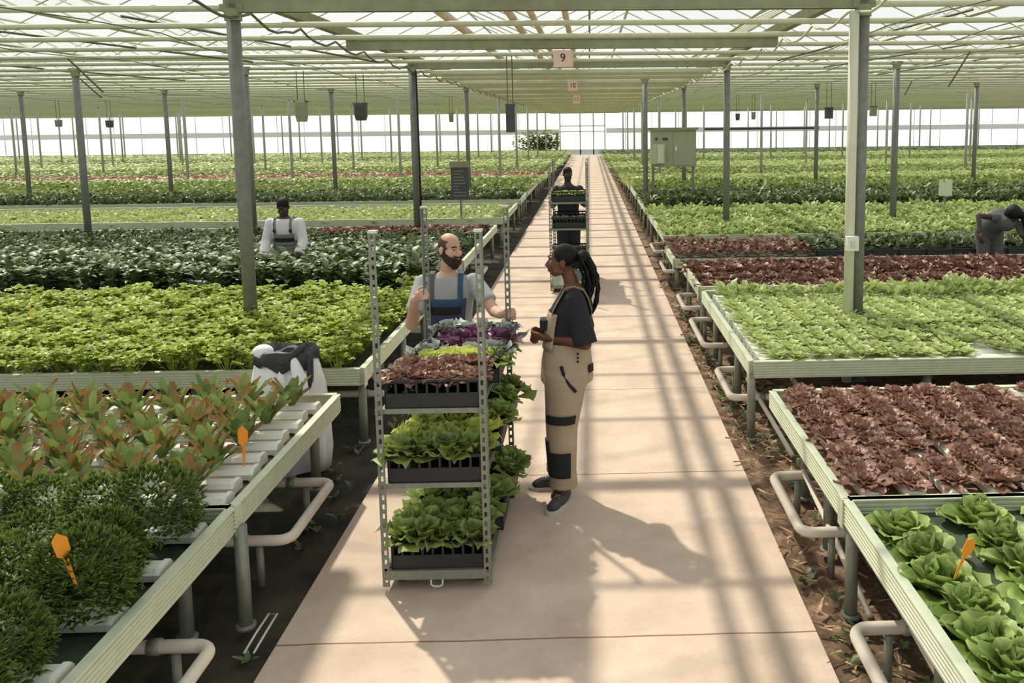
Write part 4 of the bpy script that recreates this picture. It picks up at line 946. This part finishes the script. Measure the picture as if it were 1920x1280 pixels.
def shoe(parent,p,ang,s=1.):
    Mz=Matrix.Rotation(ang,3,'Z'); b=MB(); p=Vector(p)
    b.ell(p+Mz@Vector((0,-.04,.045))*s,(.042*s,.12*s,.042*s),Mz); b.ell(p+Mz@Vector((0,.03,.07))*s,(.042*s,.065*s,.06*s),Mz); b.ell(p+Mz@Vector((0,-.11,.036))*s,(.044*s,.06*s,.032*s),Mz)
    o=remesh('shoe',b,SHOE,.008,parent,3); c=MB(); c.loft([(0,-.04,.0,.044,.148),(0,-.04,.022,.046,.152)],20,power=2.4); c.v=[tuple(p+Mz@(Vector(v)*s)) for v in c.v]; obj('sole',c,SOLE,o,smooth=False)
    l=MB()
    for k in range(4): q=Vector((0,-.055-.016*k,.092-.008*k)); l.tube([p+Mz@(q+Vector((-.02,0,-.006)))*s,p+Mz@q*s,p+Mz@(q+Vector((.02,0,-.006)))*s],.003,5)
    obj('laces',l,SOLE,o)
def strap(pts,w=.032,th=.006):
    mb=MB(); pts=[Vector(p) for p in pts]; vs=[];fs=[]
    for i,p in enumerate(pts):
        t=(pts[min(i+1,len(pts)-1)]-pts[max(0,i-1)]).normalized(); x=Vector((1,0,0)); x=(x-t*x.dot(t)).normalized(); n=x.cross(t)
        for a,b in ((-1,-1),(1,-1),(1,1),(-1,1)): vs.append(p+x*(a*w/2)+n*(b*th/2))
    for i in range(len(pts)-1):
        for j in range(4): fs.append((i*4+j,i*4+(j+1)%4,(i+1)*4+(j+1)%4,(i+1)*4+j))
    fs+=[(3,2,1,0),tuple(range(len(vs)-4,len(vs)))]
    return mb.add(vs,fs)
def curve_over(secs,x,z0,z1,off,top,back_z,cy):
    pts=[]
    for i in range(7):
        z=z0+(z1-z0)*i/6; s=interp(secs,z); u=max(-.97,min(.97,(x-s[0])/(s[3]+off))); pts.append((x,s[1]-(s[4]+off)*math.sqrt(1-u*u),z))
    pts.append((x,cy-.055,top-.012)); pts.append((x,cy,top)); pts.append((x,cy+.06,top-.02))
    for i in range(5):
        z=z1+(back_z-z1)*i/4; s=interp(secs,z); u=max(-.97,min(.97,(x*(1-.12*i)-s[0])/(s[3]+off))); pts.append((x*(1-.12*i),s[1]+(s[4]+off)*math.sqrt(1-u*u),z))
    return pts

def body(t,name,J,secs,skin,hd,vox=.006,hands=(),fem=False,arm=(.05,.042,.03),leg=(.085,.06,.042),hs=.92):
    b=MB(); b.loft(dense(secs,14),22)
    cap(b,(secs[-1][0],secs[-1][1],secs[-1][2]-.03),J['neck_top'],.056 if not fem else .047,.052 if not fem else .044)
    head_geo(b,J['head'],hd,hs,fem)
    for s in ('r','l'):
        cap(b,J['sh_'+s],J['el_'+s],arm[0],arm[1]); cap(b,J['el_'+s],J['wr_'+s],arm[1]*.98,arm[2])
        cap(b,J['hip_'+s],J['kn_'+s],leg[0],leg[1]); cap(b,J['kn_'+s],J['an_'+s],leg[1],leg[2]); a=Vector(J['an_'+s]); cap(b,a,(a.x,a.y-.05,.05),leg[2],.035)
    for h in hands: hand_geo(b,*h)
    o=remesh('body',b,skin,vox,t,3,fac=.4); face_bits(t,J['head'],hd,hs); return o

# ---------------------------------------------------------------- the bearded man
t=thing('person','bearded balding man in grey tee and navy overalls gripping the lettuce trolley','person',(-1.02,6.1,0))
secs=[(0,0,.84,.16,.125),(0,-.005,.95,.158,.12),(.0,-.015,1.06,.15,.11),(.005,-.03,1.2,.168,.118),(.008,-.035,1.30,.165,.1),(.008,-.035,1.355,.12,.075),(.008,-.035,1.395,.06,.056)]
J=dict(head=(.03,-.07,1.553),neck_top=(.015,-.05,1.47),sh_r=(-.17,-.035,1.315),sh_l=(.185,-.035,1.32),el_r=(-.225,-.235,1.06),wr_r=(-.150,-.443,1.275),el_l=(.345,-.20,1.135),wr_l=(.412,-.442,1.165),
  hip_r=(-.085,0,.86),hip_l=(.085,0,.86),kn_r=(-.09,-.02,.48),kn_l=(.09,-.02,.48),an_r=(-.1,.02,.09),an_l=(.1,.02,.09))
HD=Matrix.Rotation(R(48),3,'Z')@Matrix.Rotation(R(4),3,'X')
grip=(1.15,1.25,.8)
body(t,'man',J,secs,SK_L,HD,.0058,[((-.142,-.455,1.285),(.55,-.72,.38),(.62,.72,-.05),grip,-1),((.425,-.452,1.17),(.85,-.22,.1),(.05,-1,0),(1.2,1.4,.8),-1)])
c=Vector(J['head']); s=.92
h=MB(); E=lambda p,r:h.ell(c+HD@(Vector(p)*s),[q*s for q in r],HD,16,10)
E((0,-.062,-.085),(.046,.040,.046)); E((0,-.098,-.041),(.030,.012,.008)); E((0,-.090,-.085),(.030,.022,.034)); E((0,-.062,-.118),(.034,.03,.03))
for sx in (-1,1): E((sx*.052,-.03,-.060),(.018,.045,.038)); E((sx*.066,-.004,-.03),(.010,.020,.045)); E((sx*.028,-.094,-.052),(.012,.012,.02)); E((sx*.04,-.055,-.085),(.022,.036,.036))
remesh('beard',h,BEARD,.0058,t,2)
h=MB(); h.ell(c+HD@(Vector((0,.0125,.045))*s),(.0755*s,.0945*s,.081*s),HD,40,30)
inv=HD.inverted(); keep=[]
for f in h.f:
    p=inv@((sum((Vector(h.v[i]) for i in f),Vector())/len(f))-c)/s
    if p.z<.088+.25*(p.y-.02) and p.z>-.05+(-.5*min(0,p.y)) and p.y>-.035: keep.append(f)
h.f=keep; h.m=[0]*len(keep); obj('hair',h,STUB,t,smooth=True)
# mouth line
m_=MB(); m_.tube([c+HD@(Vector(p)*s) for p in ((-.02,-.100,-.057),(0,-.107,-.058),(.02,-.100,-.057))],.0028,6); obj('lips',m_,mat('lip_tone',srgb(158,98,84),.5),t)
# tee
b=MB(); b.loft(dense(secs,16,.013,.9,1.368),24)
for sd in ('r','l'):
    a=Vector(J['sh_'+sd]); e=Vector(J['el_'+sd]); frus(b,a+(a-e)*.05,a+(e-a)*.72,.064,.068); b.ell(a,(.066,.062,.06))
remesh('tee_shirt',b,F_GT,.011,t,3)
# overalls
b=MB(); b.loft(dense(secs,10,.024,.84,1.02),24)
for sd in ('r','l'):
    frus(b,J['hip_'+sd],J['kn_'+sd],.118,.092); frus(b,J['kn_'+sd],(J['an_'+sd][0],J['an_'+sd][1],.05),.092,.082)
ov=remesh('overalls',b,F_NV,.012,t,3)
obj('bib',patch(secs,.96,1.215,-PI/2-.80,-PI/2+.80,.018,.008),F_NV,t,smooth=True)
obj('bib_panel',patch(secs,1.16,1.215,-PI/2-.62,-PI/2+.62,.027,.004),F_NB,t,smooth=True)
obj('chest_band',patch(secs,1.105,1.155,-PI/2-.58,-PI/2+.58,.027,.006),F_BK,t,smooth=True)
for x in (-.098,.105): obj('strap',strap(curve_over(secs,x,1.205,1.325,.022,1.395,1.0,-.035),.036),F_DG if x<0 else F_NB,t)
for sd,a in (('r',.15),('l',-.1)): shoe(t,(J['an_'+sd][0],J['an_'+sd][1]-.02,0),a)

# ---------------------------------------------------------------- the woman
t=thing('person','woman in black tee and khaki overalls standing on the walkway with clasped hands','person',(-.165,5.44,0),R(-90))
secs=[(0,.0,.82,.165,.15),(0,.0,.92,.16,.145),(0,.005,1.04,.135,.125),(0,.02,1.15,.145,.125),(0,.04,1.25,.155,.125),(0,.055,1.33,.15,.09),(0,.055,1.375,.10,.066),(0,.05,1.41,.052,.05)]
J=dict(head=(0,-.018,1.545),neck_top=(0,.02,1.47),sh_l=(.155,.06,1.335),sh_r=(-.155,.06,1.335),el_l=(.205,.125,1.06),wr_l=(.075,-.135,1.075),el_r=(-.20,.11,1.06),wr_r=(-.065,-.14,1.085),
 hip_l=(.085,0,.84),hip_r=(-.085,0,.84),kn_l=(.115,-.035,.48),kn_r=(-.08,-.05,.48),an_l=(.135,-.03,.10),an_r=(-.11,-.06,.10))
HD=Matrix.Rotation(R(-6),3,'Z')@Matrix.Rotation(R(-3),3,'X')
body(t,'woman',J,secs,SK_D,HD,.0058,[((.070,-.145,1.076),(-.55,-.8,.05),(-.7,.35,.5),(1.0,1.1,.8),-1,.95),((-.060,-.150,1.088),(.6,-.75,-.05),(.55,.4,-.6),(.9,1.0,.8),1,.95)],True,(.043,.038,.026),(.085,.06,.042),.9)
c=Vector(J['head']); s=.9
b=MB(); b.ell(c+HD@(Vector((0,.018,.052))*s),(.079*s,.094*s,.082*s),HD,40,30); inv=HD.inverted(); keep=[]
for f in b.f:
    p=inv@((sum((Vector(b.v[i]) for i in f),Vector())/len(f))-c)/s
    if p.y>-.055+.6*max(0,.06-p.z) and p.z>-.06: keep.append(f)
b.f=keep; b.m=[0]*len(keep); hr=obj('hair',b,HAIR,t,smooth=True)
random.seed(5); b=MB(); b.ell((0,.115,1.575),(.055,.045,.05)); 
for k in range(9): a=k*2.4; b.tube([(.02*math.cos(a),.08,1.57+.02*math.sin(a)),(.05*math.cos(a),.115,1.575+.045*math.sin(a)),(.02*math.cos(a+1),.155,1.57+.02*math.sin(a+1))],.011,6)
remesh('bun',b,HAIR,.007,t,1)
for k in range(18):
    a=k*2.4; r=.016*math.sqrt(k); x0=r*math.cos(a); y0=r*math.sin(a)*.8
    zz=1.27+random.uniform(-.05,.06); b=MB(); pts=[]
    for i in range(13):
        u=i/12; z=1.57+(zz-1.57)*u; pts.append((x0*(1+.3*u)+.004*math.sin(i*1.9+k),.118+y0*(1+.2*u)+.05*math.sin(u*PI*.9)*(1)+.004*math.cos(i*2.1+k),z))
    b.tube(pts,[.0085+.0015*math.sin(i*2.6) if i<12 else .004 for i in range(13)],7); obj('braid',b,HAIR,t,smooth=True)
# a thin band across the front hair
# tee
b=MB(); b.loft(dense(secs,16,.014,.95,1.372),24)
for sd in ('r','l'):
    a=Vector(J['sh_'+sd]); e=Vector(J['el_'+sd]); frus(b,a,a+(e-a)*1.0,.064,.077); b.ell(a,(.064,.066,.058))
b.loft([(0,.05,1.36,.07,.066),(0,.046,1.405,.058,.056)],20)
remesh('tee_shirt',b,F_BK,.011,t,3)
# overalls
leg_secs={}
b=MB(); b.loft([(0,0,.78,.185,.172),(0,.0,.9,.18,.165),(0,.005,1.0,.158,.15),(0,.008,1.05,.15,.142)],26)
for sd,sx in (('r',-1),('l',1)):
    h,k,a=J['hip_'+sd],J['kn_'+sd],J['an_'+sd]
    sc=[(a[0],a[1],.125,.084,.086),(a[0],a[1],.18,.080,.083),((a[0]+k[0])/2,(a[1]+k[1])/2,.32,.088,.092),(k[0],k[1],.5,.096,.102),((k[0]+h[0])/2,(k[1]+h[1])/2,.68,.112,.124),(h[0],h[1]+.0,.86,.118,.145)]
    leg_secs[sd]=sc; b.loft(dense(sc,16),22)
    for z,r in ((.13,.094),(.165,.092),(.20,.09)): b.loft([(a[0],a[1],z-.012,r-.006,r-.004),(a[0],a[1],z,r,r+.002),(a[0],a[1],z+.012,r-.006,r-.004)],20)
remesh('overalls',b,F_KH,.011,t,4)
tor=secs
obj('bib',patch(tor,1.0,1.235,-PI/2-.95,-PI/2+.95,.02,.008),F_KH,t,smooth=True)
b=MB(); b.bb((-.03,-.165,1.12),(.075,-.115,1.185)); po=obj('bib_pocket',b,F_BK,t)
for x in (-.10,.105): obj('strap',strap(curve_over(tor,x,1.225,1.33,.024,1.408,1.0,.055),.034),F_KD,t)
ls=leg_secs['l']
obj('thigh_patch',patch(ls,.545,.60,-1.0,.75,.006,.005),F_BK,t,smooth=True)
obj('knee_patch',patch(ls,.20,.36,-1.75,.55,.006,.006),F_BK,t,smooth=True); obj('knee_patch',patch(ls,.355,.43,-1.75,-.95,.006,.006),F_BK,t,smooth=True)
b=MB(); b.tube([(.178,-.03,.915),(.19,-.015,.86),(.2,.02,.80),(.2,.06,.755)],.011,8); obj('side_zip',b,F_BK,t,smooth=True)
obj('back_pocket',patch([(0,0,.78,.185,.172),(0,.0,.95,.18,.165)],.85,.90,.95,1.3,.004,.006),F_BK,t,smooth=True)
for z in (.94,.965,.99): b=MB(); b.ell((.168,.075,z),(.008,.008,.008),None,8,6); obj('button',b,F_BK,t)
shoe(t,(J['an_r'][0],J['an_r'][1]-.03,0),R(5),.95); shoe(t,(J['an_l'][0]+.02,J['an_l'][1]-.01,0),R(62),.95)

# ---------------------------------------------------------------- the man in white among the left beds
def simple(label,loc,rz,secs,J,skin,HD,top,legs,hands,vox=.01,sleeve=1.0,topz=None,fem=False,hs=.92):
    t=thing('person',label,'person',loc,rz); body(t,'p',J,secs,skin,HD,vox,hands,fem,hs=hs)
    b=MB(); b.loft(dense(secs,14,.016,.88,secs[-2][2]),22)
    for sd in ('r','l'):
        a=Vector(J['sh_'+sd]); e=Vector(J['el_'+sd]); w=Vector(J['wr_'+sd]); frus(b,a,e,.066,.062); b.ell(a,(.066,.064,.06)); 
        if sleeve>1: b.ell(e,(.062,.062,.062)); frus(b,e,e+(w-e)*(sleeve-1),.062,.066)
    remesh('shirt',b,top,.014,t,3)
    b=MB(); b.loft(dense(secs,8,.026,.84,1.03),22)
    for sd in ('r','l'): frus(b,J['hip_'+sd],J['kn_'+sd],.115,.092); frus(b,J['kn_'+sd],(J['an_'+sd][0],J['an_'+sd][1],.06),.092,.08)
    remesh('trousers',b,legs,.014,t,3)
    for sd in ('r','l'): shoe(t,(J['an_'+sd][0],J['an_'+sd][1]-.02,0),0)
    return t
bs=[(0,0,.84,.16,.12),(0,-.02,1.0,.15,.11),(0,-.06,1.15,.17,.12),(0,-.08,1.24,.165,.1),(0,-.09,1.29,.10,.07),(0,-.095,1.32,.06,.055)]
J=dict(head=(.01,-.15,1.44),neck_top=(0,-.115,1.385),sh_r=(-.18,-.08,1.24),sh_l=(.18,-.08,1.24),el_r=(-.235,-.11,1.0),el_l=(.225,-.11,1.0),wr_r=(-.22,-.25,.83),wr_l=(.20,-.26,.83),hip_r=(-.085,0,.84),hip_l=(.085,0,.84),kn_r=(-.09,-.02,.47),kn_l=(.09,-.02,.47),an_r=(-.1,.02,.09),an_l=(.1,.02,.09))
HD=Matrix.Rotation(R(8),3,'Z')@Matrix.Rotation(R(22),3,'X')
t=simple('man in white shirt and grey overalls looking down among the tall left beds','',0,bs,J,SK_V,HD,F_WH,F_GR,[((-.22,-.26,.82),(.1,-.5,-.7),(.2,.6,-.4),(.3,.3,.3),1),((.2,-.27,.82),(-.1,-.5,-.7),(-.2,.6,-.4),(.3,.3,.3),-1)],sleeve=1.85) if False else simple('man in white shirt and grey overalls looking down among the tall left beds',(-3.84,10.97,0),0,bs,J,SK_V,HD,F_WH,F_GR,[((-.22,-.26,.82),(.1,-.5,-.7),(.2,.6,-.4),(.3,.3,.3),1),((.2,-.27,.82),(-.1,-.5,-.7),(-.2,.6,-.4),(.3,.3,.3),-1)],sleeve=1.85)
obj('bib',patch(bs,.95,1.10,-PI/2-.75,-PI/2+.75,.022,.008),F_GR,t,smooth=True); obj('chest_band',patch(bs,1.0,1.05,-PI/2-.7,-PI/2+.7,.032,.005),F_BK,t,smooth=True)
for x in (-.10,.10): obj('strap',strap(curve_over(bs,x,1.09,1.23,.026,1.315,1.0,-.085),.03),F_GR,t); b=MB(); b.ell((x,-.195,1.145),(.02,.012,.025),None,8,6); obj('buckle',b,F_BK,t)
b=MB(); b.ell(Vector(J['head'])+HD@Vector((0,.012,.043)),(.073,.09,.077),HD,20,14); obj('hair',b,HAIR,t,smooth=True)
# ---------------------------------------------------------------- the far man pushing the second trolley
fs_=[(0,0,.88,.165,.12),(0,-.0,1.05,.155,.11),(0,-.02,1.25,.185,.125),(0,-.03,1.38,.18,.1),(0,-.03,1.44,.11,.07),(0,-.03,1.48,.06,.055)]
J=dict(head=(.0,-.055,1.63),neck_top=(0,-.04,1.55),sh_r=(-.19,-.02,1.39),sh_l=(.19,-.02,1.39),el_r=(-.25,-.12,1.12),el_l=(.27,-.12,1.13),wr_r=(-.235,-.33,1.24),wr_l=(.235,-.33,1.28),hip_r=(-.09,0,.9),hip_l=(.09,0,.9),kn_r=(-.1,-.03,.5),kn_l=(.1,.02,.5),an_r=(-.1,-.02,.09),an_l=(.1,.05,.09))
HD=Matrix.Rotation(R(10),3,'Z')
t=simple('man in dark navy clothes pushing the second trolley down the far walkway',(-.36,14.05,0),0,fs_,J,SK_V,HD,F_DN,F_DN,[((-.235,-.345,1.25),(.05,-.6,.6),(.9,-.2,-.1),(1.,1.1,.8),1),((.235,-.345,1.29),(-.05,-.6,.6),(-.9,-.2,-.1),(1.,1.1,.8),-1)])
b=MB(); b.ell(Vector(J['head'])+Vector((0,.012,.046)),(.075,.092,.077),None,20,14); obj('hair',b,HAIR,t,smooth=True)
# ---------------------------------------------------------------- the woman bending over the red bed
t=thing('person','dark-haired woman in charcoal clothes bending over the dark red bed on the right','person',(5.78,11.95,0))
ps=[Vector((0,.30,.84)),Vector((.0,.20,.95)),Vector((.02,.02,1.03)),Vector((.04,-.12,1.0))]
J=dict(head=(.09,-.2,1.115),el_r=(-.36,-.12,1.10),sh_r=(-.09,-.10,1.07),wr_r=(-.40,-.26,.89),sh_l=(.21,-.12,.98),el_l=(.27,-.2,.78),wr_l=(.20,-.38,.69))
HD=Matrix.Rotation(R(-12),3,'Z')@Matrix.Rotation(R(48),3,'X')
b=MB()
for a,c_,r0,r1 in ((ps[0],ps[1],.15,.145),(ps[1],ps[2],.145,.15),(ps[2],ps[3],.15,.11)): cap(b,a,c_,r0,r1,18)
cap(b,ps[3],(.07,-.16,1.05),.05,.048); head_geo(b,J['head'],HD,.9,True)
for sd in ('r','l'): cap(b,J['sh_'+sd],J['el_'+sd],.045,.038); cap(b,J['el_'+sd],J['wr_'+sd],.037,.027)
for x in (-.09,.09): cap(b,(x,.3,.84),(x*1.1,.26,.48),.09,.062); cap(b,(x*1.1,.26,.48),(x*1.1,.34,.09),.06,.042); cap(b,(x*1.1,.34,.09),(x*1.1,.28,.05),.042,.035)
hand_geo(b,(-.402,-.275,.88),(-.1,-.5,-.8),(.6,.3,-.4),(.4,.4,.3),1,.95); hand_geo(b,(.198,-.392,.68),(0,-.7,-.6),(-.5,.3,-.5),(.4,.4,.3),-1,.95)
remesh('body',b,SK_V,.009,t,3); face_bits(t,J['head'],HD,.9)
b=MB()
for a,c_,r0,r1 in ((ps[0],ps[1],.165,.16),(ps[1],ps[2],.16,.166),(ps[2],ps[3],.166,.125)): cap(b,a,c_,r0,r1,20)
for sd in ('r','l'): a=Vector(J['sh_'+sd]); e=Vector(J['el_'+sd]); frus(b,a,a+(e-a)*(.35 if sd=='r' else .8),.064,.06); b.ell(a,(.064,.06,.06))
remesh('shirt',b,F_DG,.013,t,3)
b=MB()
for x in (-.09,.09): frus(b,(x,.3,.86),(x*1.1,.26,.48),.112,.088); frus(b,(x*1.1,.26,.48),(x*1.1,.34,.06),.088,.078)
b.ell((0,.3,.86),(.185,.15,.13)); remesh('trousers',b,F_DG,.014,t,3)
for x in (-.1,.1): shoe(t,(x,.32,0),0)
b=MB(); c=Vector(J['head']); b.ell(c+HD@Vector((0,.022,.045)),(.102,.112,.1),HD,22,16); b.ell(c+HD@Vector((.06,.03,-.03)),(.055,.07,.1),HD); b.ell(c+HD@Vector((-.07,.03,-.03)),(.045,.06,.085),HD); b.tube([c+Vector((.05,.0,.05)),c+Vector((.13,-.04,-.02)),c+Vector((.15,-.08,-.14)),c+Vector((.13,-.1,-.24))],[.06,.055,.045,.02],10); remesh('hair',b,HAIR,.012,t,2)
# ============================================================ light, camera
W=bpy.data.worlds.new('sky'); S.world=W; W.use_nodes=True; nt=W.node_tree; bg=nt.nodes['Background']
tc=N(nt,'ShaderNodeTexCoord'); sx=N(nt,'ShaderNodeSeparateXYZ'); nt.links.new(tc.outputs['Generated'],sx.inputs[0])
rp=N(nt,'ShaderNodeValToRGB'); e=rp.color_ramp.elements; e[0].position=0.; e[0].color=(.96,.97,.95,1); e[1].position=.6; e[1].color=(.90,.93,.96,1); nt.links.new(sx.outputs['Z'],rp.inputs['Fac'])
nt.links.new(rp.outputs[0],bg.inputs['Color']); bg.inputs['Strength'].default_value=.95
sl=bpy.data.lights.new('sun','SUN'); sl.energy=4.6; sl.angle=R(1.3); sl.color=(1,.93,.82)
so=bpy.data.objects.new('sun',sl); COL.objects.link(so); so.location=(-20,40,40); so.rotation_euler=Vector((.41,-.66,-1)).to_track_quat('-Z','Y').to_euler()
ca=bpy.data.cameras.new('camera'); co=bpy.data.objects.new('camera',ca); COL.objects.link(co)
f,cx,cy,pi_,ro,ya,H=1616.953,1150.276,424.353,0.11660942214816804,-0.010402819031541484,0.026830672371615898,2.4076
cyw,syw=math.cos(ya),math.sin(ya)
fw=Vector((syw*math.cos(pi_),cyw*math.cos(pi_),-math.sin(pi_))); rt=Vector((cyw,-syw,0)); up=rt.cross(fw); c_,s_=math.cos(ro),math.sin(ro)
r2=rt*c_+up*s_; u2=up*c_-rt*s_
co.matrix_world=Matrix(((r2.x,u2.x,-fw.x,0),(r2.y,u2.y,-fw.y,0),(r2.z,u2.z,-fw.z,H),(0,0,0,1)))
ca.sensor_width=36; ca.lens=f*36/1920; ca.shift_x=(960-cx)/1920; ca.shift_y=(cy-640)/1920; ca.clip_end=400; ca.clip_start=.05
S.camera=co
S.view_settings.view_transform='Standard'; S.view_settings.look='None'; S.view_settings.exposure=0; S.view_settings.gamma=1; S.view_settings.use_curve_mapping=False
S.cycles.transparent_max_bounces=24; S.cycles.max_bounces=8
